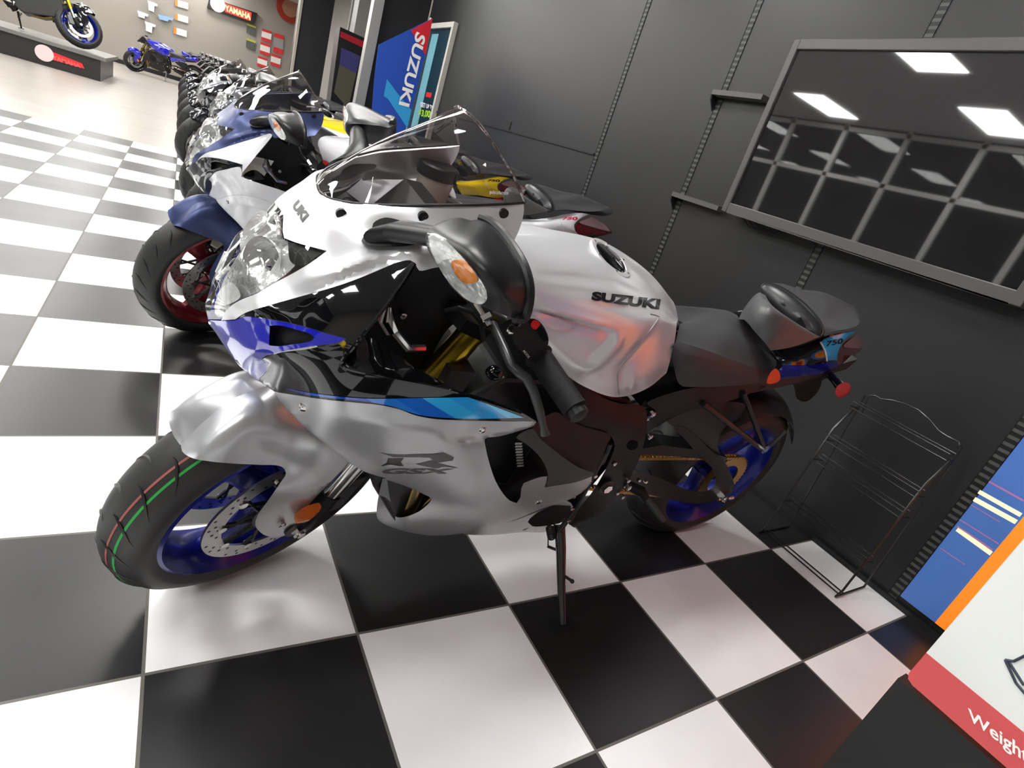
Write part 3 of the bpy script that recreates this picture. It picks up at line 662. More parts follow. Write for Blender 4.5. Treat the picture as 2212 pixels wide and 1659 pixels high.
# --- wheels
def tyre_prof(Rt, cr, rim, w):
    pr = [(rim, -w*.72)]
    for v in np.radians(np.linspace(-88, 88, 23)): pr.append((Rt-cr+cr*math.cos(v)*1.0, w*math.sin(v)))
    pr.append((rim, w*.72)); return pr
def wheel(F, Rt, cr, w, rimR, discR, front, parent):
    fm = F.mat()
    ty = build('front_tyre' if front else 'rear_tyre', MB().lathe(tyre_prof(Rt, cr, rimR-.012, w), 128), B_RUBBER, parent, frame=fm, smooth=60)
    b = MB(); N_ = 26
    for k in range(N_):
        for sd in (-1, 1):
            a0 = 2*math.pi*(k+(.5 if sd > 0 else 0))/N_; pts = []
            for t in np.linspace(0, 1, 9):
                o = sd*w*(.12+.72*t); v = math.asin(min(1, abs(o)/w)); r = Rt-cr+cr*math.cos(v)-.0004; a = a0+.20*t*t-.05*t
                pts.append((r*math.cos(a), o, r*math.sin(a)))
            b.tube(pts, [.0006+.0030*math.sin(math.pi*min(1, (i+.6)/8.6)) for i in range(9)], 5)
    build('tread_groove', b, B_DARK, ty, frame=fm)
    if front:
        for o, m_, nm in ((-.034, B_GREEN, 'green_line'), (-.021, B_PINK, 'red_line')):
            v0 = math.asin(abs(o)/w); r = Rt-cr+cr*math.cos(v0)+.0007
            v1 = math.asin((abs(o)+.0035)/w); r1 = Rt-cr+cr*math.cos(v1)+.0007
            build(nm, MB().lathe([(r, o), (r1, o-.0035)], 128, closed=False), m_, ty, frame=fm)
    rw = w*.86
    b = MB(); b.lathe([(rimR+.004, -rw), (rimR-.004, -rw-.003), (rimR-.010, -rw+.004), (rimR-.018, -rw+.012), (rimR-.03, -rw*.35), (rimR-.032, 0), (rimR-.03, rw*.35), (rimR-.018, rw-.012), (rimR-.010, rw-.004), (rimR-.004, rw+.003), (rimR+.004, rw), (rimR-.008, rw-.012), (rimR-.018, 0), (rimR-.008, -rw+.012)], 96)
    rim = build('rim', b, B_RIMBLUE, parent, frame=fm)
    b = MB(); b.lathe([(.042, -.05), (.034, -.055), (.03, 0), (.034, .055), (.042, .05)], 32)
    b.lathe([(.03, -.06), (.012, -.06), (.012, .06), (.03, .06)], 32)
    for k in range(3):
        a = math.radians((132 if front else 40)+120*k); rows = []
        for t in np.linspace(0, 1, 8):
            r = .03+(rimR-.055)*t; hw = .036-.012*math.sin(math.pi*t)+.006*t; th = .026-.006*t
            cx, cz = r*math.cos(a), r*math.sin(a); tx, tz = -math.sin(a), math.cos(a)
            rows.append([(cx+tx*hw*q, th*s_*1., cz+tz*hw*q) for q, s_ in ((-1, -.55), (-.55, -1), (.55, -1), (1, -.55), (1, .55), (.55, 1), (-.55, 1), (-1, .55))])
        b_ = MB().grid(rows, True); b_.tube([(.05*math.cos(a), 0, .05*math.sin(a)), ((rimR-.03)*math.cos(a), 0, (rimR-.03)*math.sin(a))], .013, 10); build('spoke', b_, B_RIMBLUE, rim, frame=fm)
    build('hub', b, B_RIMBLUE, rim, frame=fm)
    for sd in ((-1, 1) if front else (1,)):
        yo = sd*(.062 if front else .07); Ri, Ro = (discR*.76, discR)
        D = build('brake_disc', MB().lathe([(Ri, yo-.0025), (Ro, yo-.0025), (Ro, yo+.0025), (Ri, yo+.0025)], 96), B_DISC, parent, frame=fm)
        b = MB()
        for k in range(30):
            for q, rr_ in ((0, .82), (1.2, .885), (2.1, .95)):
                if (k+int(q)) % 3 == 2: continue
                a = 2*math.pi*(k+q*.33)/30; r = discR*rr_; b.tube([(r*math.cos(a), yo-.0029, r*math.sin(a)), (r*math.cos(a), yo+.0029, r*math.sin(a))], .0032, 8)
        build('hole_pattern', b, B_DARK, D, frame=fm)
        b = MB(); b.lathe([(.045, yo-.004), (.058, yo-.004), (.058, yo+.004), (.045, yo+.004)], 48)
        for k in range(10):
            a = 2*math.pi*k/10
            for s_ in (-.2, .2):
                b.tube([(.054*math.cos(a+s_*1.3), yo, .054*math.sin(a+s_*1.3)), (Ri*1.005*math.cos(a-s_*.4), yo, Ri*1.005*math.sin(a-s_*.4))], .0042, 6)
        build('carrier', b, B_DARK, D, frame=fm)
        for k in range(10):
            b = MB(); a = 2*math.pi*k/10; b.tube([(Ri*1.02*math.cos(a), yo-.006, Ri*1.02*math.sin(a)), (Ri*1.02*math.cos(a), yo+.006, Ri*1.02*math.sin(a))], .0085, 12); build('rivet', b, B_STEEL, D, frame=fm)
    return ty
wheel(WF, .299, .060, .062, .224, .155, True, bike)
wheel(RWF, .316, .088, .090, .224, .11, False, bike)

# --- fork
fx = lambda z: .06+.272*z
for sd in (-1, 1):
    y = sd*.098; w_ = WF.w
    build('fork_inner_tube', MB().tube([w_(fx(.02), y, .02), w_(fx(.2), y, .2)], .0215, 24), B_STEEL, bike)
    build('fork_outer_tube', MB().tube([w_(fx(.178), y, .178), w_(fx(.18), y, .18), w_(fx(.2), y, .2), w_(fx(.203), y, .203), w_(fx(.55), y, .55)], [.024, .029, .029, .0265, .0265], 28), B_GOLD, bike)
    b = MB(); b.tube([w_(.03, y, -.045), w_(.04, y, -.01), w_(fx(.045), y, .045), w_(fx(.07), y, .07)], [.018, .028, .026, .024], 16); b.tube([w_(.012, y-.022, 0), w_(.012, y+.022, 0)], .026, 20)
    fb = build('fork_bottom', b, B_FRAME, bike)
    b = MB(); b.tube([w_(.012, y+sd*.022, 0), w_(.012, y+sd*.034, 0)], .016, 6); b.tube([w_(.012, y+sd*.03, 0), w_(.012, y+sd*.04, 0)], .009, 12); build('axle_nut', b, B_STEEL, fb)
    b = MB(); b.obox(w_(.125, sd*.075, .035), WF.x*.028, WF.y*.028, WF.z*.055+WF.x*.012); b.tube([w_(.12, sd*.105, .06), w_(.12, sd*.108, .06)], .017, 16); b.tube([w_(.112, sd*.105, .015), w_(.112, sd*.108, .015)], .017, 16)
    build('brake_caliper', b, mat('caliper_grey%d' % sd, (.12, .12, .12), .35, metal=.5), bike, bevel=.004)
    b = MB(); b.tube([w_(.15, sd*.09, .09), w_(.19, sd*.1, .2), w_(.2, sd*.09, .35), w_(.24, sd*.05, .5)], .005, 8); build('brake_hose', b, B_PLASTIC, bike)
b = MB(); b.prism([(-.13, -.01), (-.1, -.045), (.1, -.045), (.13, -.01), (.1, .045), (-.1, .045)], WF.w(fx(.52), 0, .52), WF.y, WF.x, WF.z*.028); b.prism([(-.13, 0), (-.09, -.04), (.09, -.04), (.13, 0), (.09, .04), (-.09, .04)], WF.w(fx(.33), 0, .33), WF.y, WF.x, WF.z*.03)
build('triple_clamp', b, B_FRAME, bike)
build('reflector_bracket', MB().tube([WF.at(655, 1093, -.105), WF.at(668, 1108, -.118)], .012, 16), B_DARK, bike)
# amber reflector on the fork leg
rf = curve([(640, 1130), (636, 1115), (650, 1100), (672, 1090), (690, 1087), (694, 1097), (684, 1112), (664, 1126)], step=4)
build('amber_reflector', sheet(WF, rf, const(-.13), .008, grid=6), B_AMBER, bike)

# --- front fender
fd = TPS([(392, 965, -.004), (398, 930, .018), (425, 893, .028), (460, 858, .03), (500, 830, .03), (545, 815, .03), (400, 988, -.035), (450, 1001, -.058), (500, 1005, -.068), (560, 1006, -.078), (620, 1005, -.088), (600, 1055, -.104),
          (550, 1135, -.110), (600, 1162, -.113), (640, 1120, -.118), (700, 1040, -.118), (755, 985, -.118), (470, 930, -.035), (520, 915, -.045), (600, 940, -.07), (560, 860, -.02), (660, 900, -.055), (690, 955, -.098), (440, 965, -.042), (640, 960, -.083), (640, 830, -.01), (760, 940, -.1), (650, 1060, -.116), (560, 970, -.068), (720, 870, -.03)])
fo = curve([(394, 975), (392, 955), (400, 928), (425, 893), (460, 858), (505, 828), (560, 805), (640, 800, 'c'), (720, 850), (780, 930, 'c'), (758, 990), (720, 1035), (672, 1085), (642, 1128, 'c'), (620, 1155), (598, 1160), (570, 1155), (552, 1135), (556, 1115), (580, 1080), (604, 1045), (618, 1022), (608, 1008), (560, 1004), (500, 1001), (450, 996), (415, 989)], step=8)
mirrored('front_fender', sheet(WF, fo, fd, .003, grid=10), B_SILVER, F=WF)
bolt(WF, 608, 1133, -.117, .008)

# --- fairing: one depth field for the whole left skin
def narrow(P, crest=.03):
    out = []
    for x, y, d in P:
        t = min(1, max(0, (y-520)/260)); t = t*t*(3-2*t); k = .80+.20*t
        out.append((x, y, crest*(1-.6*t) if d >= -.0001 else d*k))
    return out
SK = TPS(narrow([(447, 665, -0.0072), (469, 665, -0.0492), (504, 665, -0.0972), (554, 665, -0.1412), (457, 700, -0.0122), (479, 700, -0.0542), (514, 700, -0.1022), (564, 700, -0.1462), (473, 735, -0.0222), (495, 735, -0.0642), (530, 735, -0.1122), (580, 735, -0.1562), (496, 770, -0.0372), (518, 770, -0.0792), (553, 770, -0.1272), (603, 770, -0.1712), (540, 812, -0.0760), (575, 835, -0.1020), (600, 812, -0.1430), (575, 790, -0.1260), (520, 795, -0.0560), (620, 842, -0.1430), (640, 905, -0.1580), (440, 630, 0), (444, 600, 0), (470, 553, 0), (500, 523, 0), (540, 488, 0), (580, 460, 0), (608, 447, 0), (640, 425, 0), (680, 400, 0), 
          (570, 570, -.085), (706, 542, -.158), (612, 515, -.085), (610, 480, -.035), (530, 645, -.105), (520, 560, -.055),
          (700, 425, -.055), (740, 436, -.09), (800, 441, -.125), (900, 442, -.153), (1050, 441, -.172), (1130, 436, -.178), (740, 500, -.135), (850, 520, -.172), (1000, 500, -.19), (1108, 525, -.205), (640, 640, -.165), (780, 598, -.20), (893, 563, -.215), (1000, 570, -.222), (1090, 560, -.225),
          (600, 670, -.16), (700, 660, -.195), (800, 640, -.215), (748, 732, -.218), (870, 610, -.22), (650, 700, -.185), 
          (590, 850, -.116), (650, 830, -.18), (736, 786, -.22), (831, 815, -.24), (926, 833, -.25), (1021, 856, -.258), (1120, 887, -.262), (1158, 912, -.258), (620, 880, -.144), (700, 870, -.212), (860, 882, -.245), (1000, 908, -.252), (1046, 947, -.245),
          (690, 950, -.185), (740, 990, -.185), (830, 1033, -.19), (780, 930, -.228), (860, 960, -.238), (950, 1020, -.228), (1050, 1010, -.236), (1100, 1082, -.222), (1000, 1090, -.205), (880, 1125, -.15), (930, 1157, -.125), (1000, 1150, -.15), (1100, 1130, -.175), (1180, 1095, -.198), (1280, 1030, -.215), (1115, 1087, -.222), (1200, 1060, -.215), (830, 1130, -.095), (815, 1100, -.085), (905, 1105, -.16), (933, 1077, -.182), (870, 1060, -.17)]))
SK0 = SK
_rg = [ridge([(640, 612), (720, 588), (800, 556), (900, 540), (1000, 548)], -.006, 16), ridge([(650, 640), (760, 592), (850, 562), (890, 560)], .004, 9), ridge([(835, 1040), (880, 1062), (940, 1088), (1010, 1100), (1080, 1112)], .010, 26),
       ridge([(850, 1128), (930, 1118), (1020, 1125), (1120, 1100)], -.008, 24), ridge([(700, 905), (820, 915), (940, 935), (1040, 952)], -.004, 20), ridge([(930, 957), (1000, 956), (1044, 953)], -.005, 7)]
def SK(x, y): return (float(SK0(x, y)[0])+sum(g(x, y) for g in _rg),)
noseT = [(440, 645), (438, 620), (447, 590), (468, 555), (498, 524), (538, 489), (580, 460), (608, 446), (640, 425), (680, 400, 'c')]
# upper cowl with the headlight opening along its front
HL = [(608, 455), (612, 462), (611, 500), (614, 514, 'c'), (640, 524), (706, 542, 'c'), (670, 568), (630, 592), (590, 613), (555, 634), (525, 646), (503, 658), (488, 672), (478, 690, 'c')]
wbase = [(680, 400, 'c'), (686, 412), (705, 427), (740, 436), (800, 441), (900, 442.5), (1000, 442), (1080, 440), (1131, 436, 'c')]
cowl = curve(wbase+[(1132, 455), (1122, 495), (1106, 528), (1092, 556, 'c'), (1050, 566), (1000, 572), (940, 578), (905, 584), (897, 568, 'c'), (886, 562), (860, 566), (825, 580), (780, 599), (720, 620), (650, 640), (580, 660), (530, 676), (508, 690, 'c'), (478, 692, 'c')]+HL[::-1][1:]+[(608, 446, 'c'), (640, 425)], step=8)
mirrored('upper_fairing', sheet(BF, cowl, SK, .004, grid=10), B_SILVER_LIT)
# headlight
hlo = curve([(478, 690, 'c'), (488, 672), (503, 658), (525, 646), (555, 634), (590, 613), (630, 592), (670, 568), (706, 542, 'c'), (640, 524), (614, 514, 'c'), (611, 500), (612, 462), (608, 455), (608, 446, 'c'), (580, 460), (538, 489), (498, 524), (468, 555), (447, 590), (439, 620), (441, 650), (450, 690, 'c')], step=6)
inner = [(x+(560-x)*.04, y+(600-y)*.04) for x, y in hlo]
SKin = lambda d: (lambda x, y: (SK(x, y)[0]+d,))
lensL, lensR = mirrored('headlight', sheet(BF, hlo, SK, 0, grid=9, lift=-.0005), B_CLEAR)
for par, mir_ in ((lensL, False), (lensR, True)):
    f = (lambda m: mirror_mb(m, BF)) if mir_ else (lambda m: m)
    build('headlight_bowl', f(clip_mb(sheet(BF, inner, SKin(.035), .003, grid=9), BF)), mat('headlight_chrome%d' % mir_, (.62, .63, .63), .2, metal=.85, bump=1., bscale=45), par)
    build('black_wedge', f(sheet(BF, curve([(622, 522, 'c'), (700, 543, 'c'), (650, 575), (628, 565)], step=6), SKin(.012), .002, grid=8)), B_DARK, par)
    m0 = BF.at(562, 572, SK(562, 572)[0]+.012); ax = unit(-.75*BF.x-.62*BF.y+.1*BF.z); c0 = m0-ax*.05
    b = MB(); u1 = unit(np.cross(ax, (0, 0, 1))); u2 = np.cross(ax, u1); rows = []
    for t in np.linspace(0, 1, 9):
        r = .010+.026*math.sqrt(t); rows.append([c0+ax*(.012+.036*t)+r*(math.cos(a)*u1+1.15*math.sin(a)*u2) for a in np.linspace(0, 2*math.pi, 40, endpoint=False)])
    b.grid(rows, True); build('reflector', f(b), B_REFL, par)
    b = MB(); b.tube([c0+ax*.015, c0+ax*.035, c0+ax*.04], [.008, .008, .003], 16); build('bulb', f(b), B_STEEL, par)
    build('chrome_rib', f(sheet(BF, curve([(575, 610), (600, 560), (620, 530), (650, 545), (640, 570), (600, 605)], step=6), SKin(.02), .002, grid=8)), B_REFL, par)
    build('inner_bezel', f(sheet(BF, curve([(500, 655), (475, 660), (468, 640), (500, 610), (520, 640)], step=6), SKin(.022), .002, grid=8)), B_REFL, par)
    for k, (x0, y0, x1, y1) in enumerate(((545, 500, 600, 462), (600, 470, 604, 512), (470, 590, 490, 545))):
        build('chrome_fin', f(MB().tube([BF.at(x0, y0, SK(x0, y0)[0]+.015), BF.at(x1, y1, SK(x1, y1)[0]+.015)], .004, 8)), B_REFL, par)
# lettering on the cowl: right half of the name visible
pl = onsheet(BF, SK, .0012)
build('cowl_lettering', decal_text('UKI', [(630, 446), (653, 481), (668, 464), (645, 430)], pl, .07), B_LETTER, bike, smooth=0)
for x, y in ((737, 462), (914, 468), (1088, 461)): bolt(BF, x, y, SK(x, y)[0], .0075, B_DARK, h=.002)
# black side panel beside the headlight
blk = curve([(508, 692, 'c'), (530, 677), (580, 661), (650, 641), (720, 621), (780, 600), (825, 581), (860, 567), (886, 563), (896, 569), (893, 580, 'c'), (870, 610), (842, 648), (815, 683), (790, 718), (762, 750), (742, 772, 'c'), (748, 732, 'c'), (700, 718), (650, 703), (600, 692), (560, 686), (530, 683)], step=8)
mirrored('black_side_panel', sheet(BF, blk, SK, .004, grid=10), B_BLACKG)
scoop = curve([(450, 694), (478, 693), (508, 692), (530, 684), (560, 687), (600, 693), (650, 704), (700, 719), (747, 731, 'c'), (735, 739), (680, 747), (620, 757), (575, 768, 'c'), (564, 776), (577, 786), (576, 800), (556, 822, 'c'), (520, 793), (490, 755), (466, 718)], step=7)
hole = curve([(583, 704, 'c'), (604, 703), (640, 712), (672, 722), (679, 729), (670, 737), (630, 744), (600, 748), (581, 746, 'c')], step=6)
mirrored('air_intake_scoop', sheet(BF, scoop, SK, .004, holes=[hole], grid=9), B_BLUE)
mirrored('air_intake_mouth', sheet(BF, [(x+(628-x)*-.08, y+(725-y)*-.08) for x, y in hole], SKin(.022), .002, grid=9), B_DARK)
None and build('scoop_lip', MB().tube([BF.at(x, y, SK(x, y)[0]-.002) for x, y in curve([(512, 800), (555, 775), (577, 787), (560, 820)], False, 6)], .003, 8), B_BLUE, bike)
# black middle panel and its blue stripe
mid = curve([(566, 776, 'c'), (600, 763), (660, 755), (735, 745), (742, 772, 'c'), (737, 787, 'c'), (777, 801), (831, 814), (926, 833), (1021, 856), (1080, 874), (1125, 890), (1160, 911, 'c'), (1100, 909), (1000, 907), (940, 904), (900, 897), (860, 883), (820, 874), (760, 868), (700, 862), (640, 853), (592, 846, 'c'), (576, 834), (557, 822, 'c'), (577, 800), (577, 786)], step=8)
mirrored('black_middle_panel', sheet(BF, mid, SK, .004, grid=10), B_BLACKG)
st = curve([(608, 835, 'c'), (650, 845), (700, 853), (793, 861), (900, 860), (1012, 858, 'c'), (1075, 880), (1132, 902, 'c'), (1060, 904), (1000, 904), (940, 901), (900, 895), (850, 879), (793, 868), (700, 858), (650, 850)], step=8)
build('blue_stripe', sheet(BF, st, SK, 0, grid=9, lift=.0012), B_STRIPE, bike)
build('stripe_edge', MB().tube([BF.at(x, y, SK(x, y)[0]-.001) for x, y in curve([(896, 569), (870, 612), (815, 685), (762, 752), (738, 787), (831, 814), (926, 833), (1021, 856), (1125, 890)], False, 12)], .0028, 6), B_BLACKG, bike)
# silver lower fairing
low = curve([(592, 847, 'c'), (640, 854), (700, 863), (760, 869), (820, 875), (860, 884), (900, 898), (940, 905), (1000, 908), (1100, 910), (1158, 912), (1153, 919), (1120, 931), (1080, 942), (1048, 948), (1049, 965), (1060, 1010), (1072, 1042), (1088, 1068), (1102, 1082), (1116, 1087), (1124, 1075), (1126, 1056), (1131, 1044), (1145, 1038), (1170, 1030), (1182, 1029), (1180, 1042), (1176, 1052), (1200, 1048), (1240, 1038), (1270, 1026), (1279, 1025), (1278, 1040), (1262, 1060), (1235, 1077), (1180, 1096), (1110, 1124), (1050, 1143), (990, 1154), (930, 1157), (880, 1149), (835, 1135), (815, 1120), (814, 1095), (820, 1060), (826, 1034, 'c'), (834, 1034), (790, 1020), (740, 990), (690, 950), (640, 905), (600, 860)], step=8)
port = curve([(836, 1037, 'c'), (880, 1052), (915, 1068), (932, 1078), (915, 1098), (895, 1110), (868, 1118), (854, 1116), (846, 1095), (840, 1065)], step=7)
mirrored('lower_fairing', sheet(BF, low, SK, .004, holes=[port], grid=10), B_SILVER)
chin = TPS([(815, 1095, -.083), (826, 1034, -.04), (850, 1110, -.11), (1000, 1155, -.14), (1180, 1135, -.12), (900, 1160, -.08)])
bp_ = curve([(826, 1036), (814, 1095), (816, 1122), (870, 1147), (930, 1158), (1000, 1155), (1180, 1140), (1182, 1150), (1100, 1154), (1000, 1165), (900, 1162), (820, 1140), (822, 1080)], step=12)
mirrored('belly_pan', sheet(BF, curve([(1000, 1153), (1110, 1125), (1180, 1097), (1225, 1082), (1238, 1095), (1215, 1125), (1190, 1135), (1182, 1148), (1130, 1150), (1060, 1156)], step=8), TPS([(1000, 1153, -.145), (1110, 1125, -.172), (1200, 1088, -.19), (1230, 1110, -.16), (1182, 1148, -.10), (1060, 1156, -.13)]), .004, grid=10), B_SILVER)
build('dark_belly_cover', sheet(BF, curve([(1140, 1128), (1155, 1112), (1195, 1092), (1222, 1082), (1233, 1090), (1228, 1115), (1215, 1128), (1180, 1136), (1150, 1137)], step=8), const(-.185), .006, grid=9), B_FRAME, bike)
for x, y in ((657, 880), (1042, 927), (1163, 1084)): bolt(BF, x, y, SK(x, y)[0], .0075, h=.0015)
# R / GSX badge
Rp = [[(820, 978), (958, 978), (981, 988), (978, 995), (945, 1000), (990, 1011), (940, 1012), (897, 1003), (935, 994), (928, 989), (905, 988), (850, 988)], [(838, 990), (872, 990), (866, 998), (872, 1007), (822, 1007), (835, 1000)]]
build('badge', sheet(BF, [tuple(map(float, p)) for p in Rp[0]], SK, 0, grid=9, lift=.0012), B_LETTERG, bike, smooth=0)
build('badge_foot', sheet(BF, [tuple(map(float, p)) for p in Rp[1]], SK, 0, grid=9, lift=.0012), B_LETTER, bike, smooth=0)
build('badge_lettering', decal_text('GSX', [(818, 1024), (966, 1024), (984, 1013), (834, 1012)], pl, .05), B_LETTERG, bike, smooth=0)

# --- windscreen
def section(*pts):
    L = [BF.at(*q) for q in pts]; return list(reversed(L))+[BF.mir(q) for q in L[1:]]
rear_edge = ((1000, 238, 0), (1014, 247, -.022), (1034, 266, -.05), (1061, 301, -.08), (1090, 347, -.108), (1115, 390, -.129), (1134, 437, -.143))
secs = [section((682, 399, 0), (684, 404, -.006), (687, 410, -.013), (692, 416, -.02)),
        section((712, 372, 0), (720, 388, -.016), (722, 410, -.038), (722, 432, -.058)),
        section((757, 342, 0), (774, 366, -.03), (783, 402, -.062), (785, 441, -.092)),
        section((802, 317, 0), (828, 345, -.036), (844, 390, -.075), (848, 442.5, -.112)),
        section((848, 295, 0), (882, 325, -.040), (908, 375, -.084), (914, 443, -.127)),
        section((890, 278, 0), (932, 310, -.043), (965, 366, -.090), (980, 443, -.135)),
        section((928, 263, 0), (975, 297, -.047), (1018, 356, -.096), (1042, 442, -.139)),
        section((965, 250, 0), (1008, 276, -.048), (1062, 347, -.104), (1093, 440, -.142)),
        section(*rear_edge)]
wl = build('windscreen', MB().grid(loft(secs, 41, 5)), B_SMOKE, bike, smooth=180)
c_ = [BF.at(*q) for q in rear_edge]; c_ = list(reversed(c_))+[BF.mir(q) for q in c_[1:]]
build('rolled_edge', MB().tube(curve([tuple(q) for q in c_], False, .012), .0026, 8), B_EDGE, wl)
bs_ = [s_[0] for s_ in secs]; bs_ = [tuple(q) for q in reversed(bs_)]+[tuple(BF.mir(q)) for q in bs_[1:]]
build('base_seal', MB().tube(curve(bs_, False, .012), .0022, 6), B_DARK, wl)
build('moulded_mark', decal_text('polycarbonate', [(1058, 421), (1098, 423), (1098, 412), (1058, 410)], onmesh(wl, .001), .0), B_LETTERW, wl, smooth=0)

# --- mirrors
def mirror_part(x, y): return None
MO = curve([(919, 515), (924, 498), (938, 486), (965, 475), (995, 470), (1018, 476), (1030, 474), (1038, 470), (1056, 477), (1085, 502), (1115, 543), (1135, 582), (1144, 622), (1141, 662), (1130, 690), (1112, 688), (1075, 676), (1048, 664), (1020, 650), (985, 622), (950, 580), (925, 540)], step=8)
MD = TPS([(922, 505, -.25), (965, 475, -.232), (1018, 474, -.225), (1040, 470, -.225), (1085, 502, -.265), (1115, 543, -.305), (1144, 622, -.352), (1130, 690, -.362), (1075, 676, -.362), (1048, 664, -.355), (985, 622, -.315), (930, 550, -.268), (1000, 520, -.312), (1050, 580, -.36), (1090, 640, -.375), (970, 560, -.312), (1080, 540, -.318), (960, 510, -.285), (1030, 500, -.285)])
MBk = TPS([(922, 505, -.245), (1038, 470, -.22), (1085, 502, -.255), (1144, 622, -.340), (1130, 690, -.350), (1048, 664, -.34), (930, 550, -.262), (1050, 580, -.27), (1000, 530, -.24)])
ml, mr = mirrored('mirror', sheet(BF, MO, MD, back=MBk, grid=10), B_PLASTIC)
lo = curve([(921, 505), (928, 498), (945, 502), (975, 528), (1010, 566), (1040, 605), (1055, 635), (1055, 652), (1045, 661), (1022, 658), (990, 635), (960, 600), (934, 555), (922, 522)], step=6)
MO3 = TPS([(921, 505, -.262), (945, 502, -.28), (1010, 566, -.335), (1055, 640, -.366), (1022, 658, -.352), (960, 600, -.30), (934, 555, -.275), (985, 580, -.332)])
for par, mir_ in ((ml, False), (mr, True)):
    f = (lambda m: mirror_mb(m, BF)) if mir_ else (lambda m: m)
    ts = build('turn_signal', f(sheet(BF, lo, MD, 0, grid=8, lift=.007)), B_CLEAR, par)
    build('signal_reflector', f(sheet(BF, [(x+(990-x)*.06, y+(585-y)*.06) for x, y in lo], MD, .001, grid=8, lift=.0015)), B_REFL, par)
    build('amber_bulb', f(sheet(BF, curve([(975, 565), (1000, 562), (1025, 590), (1030, 608), (1005, 612), (985, 595)], step=5), MD, .003, grid=6, lift=.0045)), mat('amber_bulb%d' % mir_, (.8, .25, .02), .15, coat=1., bump=.6, bscale=120), par)
    rimp = [BF.at(x, y, MD(x, y)[0]-.001) for x, y in curve([(1038, 470), (1056, 477), (1085, 502), (1115, 543), (1135, 582), (1144, 622), (1141, 662), (1130, 690), (1112, 688)], False, 8)]
    build('mirror_rim', f(MB().tube(rimp, .006, 8)), B_PLASTIC, par)
    g0 = [BF.at(x, y, d) for x, y, d in ((1040, 474, -.225), (1110, 540, -.31), (1140, 620, -.35), (1128, 686, -.36), (1060, 640, -.25), (1020, 540, -.2))]
    g0 = [p+BF.x*.006 for p in g0]
    build('mirror_glass', f(MB().add(g0, [tuple(range(6))])), B_MIRROR, par, smooth=0)
    b = MB(); rows = []
    for (x, y, d, rx, rz) in ((838, 508, -.145, .034, .016), (870, 500, -.155, .028, .017), (905, 505, -.19, .018, .015), (940, 512, -.235, .014, .014), (965, 520, -.26, .012, .012)):
        c = BF.at(x, y, d); rows.append([c+rx*math.cos(a)*unit(BF.x+.2*BF.z)+rz*math.sin(a)*BF.z+.0*BF.y for a in np.linspace(0, 2*math.pi, 20, endpoint=False)])
    b.grid(rows, True); b.add(rows[0], [tuple(range(20))]); b.add(rows[-1], [tuple(range(20))])
    build('stalk', f(b), B_PLASTIC, par)
    bs = curve([(780, 520), (790, 506), (803, 496), (806, 482), (830, 470), (870, 478), (915, 500), (912, 520), (885, 530), (840, 532), (800, 530)], step=7)
    build('mount', f(sheet(BF, bs, lambda x, y: (SK(x, y)[0]+.004,), back=lambda x, y: (SK(x, y)[0]-.012 if 530-abs(y-505) < 1e9 else 0,), grid=9)), B_GREYP, par)

# --- fuel tank
def R_(F, *pts): return [F.at(x, y, d) for x, y, d in pts]
tank_rows = [
    R_(BF, (1095, 700, -.15), (1150, 752, -.158), (1200, 792, -.162), (1262, 835, -.158), (1338, 858, -.148), (1400, 838, -.135), (1440, 806, -.122)),
    R_(BF, (1095, 660, -.158), (1160, 715, -.168), (1215, 760, -.172), (1275, 800, -.170), (1345, 825, -.160), (1405, 805, -.145), (1448, 778, -.122)),
    R_(BF, (1090, 620, -.158), (1165, 675, -.168), (1230, 712, -.170), (1295, 745, -.172), (1360, 760, -.162), (1420, 752, -.135), (1458, 735, -.108)),
    R_(BF, (1085, 580, -.150), (1165, 632, -.160), (1235, 660, -.162), (1305, 690, -.160), (1370, 702, -.148), (1428, 700, -.115), (1462, 700, -.085)),
    R_(BF, (1085, 550, -.122), (1160, 588, -.132), (1235, 618, -.132), (1310, 642, -.130), (1372, 660, -.112), (1430, 672, -.085), (1464, 694, -.06)),
    R_(BF, (1090, 525, -.07), (1160, 548, -.082), (1240, 574, -.085), (1310, 600, -.082), (1375, 628, -.068), (1432, 660, -.05), (1465, 690, -.035)),
    R_(BF, (1095, 508, 0), (1160, 514, 0), (1250, 535, 0), (1318, 560, 0), (1385, 602, 0), (1438, 652, 0), (1467, 705, 0)),
    R_(BF, (1100, 500, .06), (1150, 498, .062), (1220, 502, .065), (1290, 517, .065), (1345, 546, .06), (1405, 592, .05), (1452, 648, .035)),
]
tank_rows += [[BF.mir(q) for q in r] for r in reversed(tank_rows[:5])]
tg = loft(tank_rows, 84, 11)
_tr = [ridge([(1150, 592), (1240, 600), (1330, 612), (1410, 648)], .0045, 9), ridge([(1150, 606), (1240, 615), (1330, 628), (1400, 652)], -.003, 9), ridge([(1140, 655), (1200, 672), (1270, 694), (1335, 716)], -.006, 11), ridge([(1150, 676), (1210, 692), (1270, 708), (1330, 722)], .010, 10),
       ridge([(1340, 716), (1330, 742), (1290, 782), (1240, 806)], -.007, 13), ridge([(1330, 715), (1300, 750), (1260, 775)], .006, 12), ridge([(1165, 545), (1230, 552), (1262, 570), (1220, 592), (1165, 590)], -.0015, 14), ridge([(1250, 650), (1300, 664), (1360, 668), (1380, 668)], .002, 7),
       ridge([(1345, 850), (1348, 800), (1385, 755), (1420, 715)], .006, 14), ridge([(1240, 520), (1290, 520), (1330, 535), (1350, 560)], -.001, 8)]
tg = [[p-BF.y*(-sum(g(*project(p)) for g in _tr)) if (p-BF.o)@BF.y < .03 else p for p in r] for r in tg]
tank = build('fuel_tank', solid(tg, .006, away=BF.w(.55, 0, .75)), B_SILVER_LIT, bike, smooth=50)
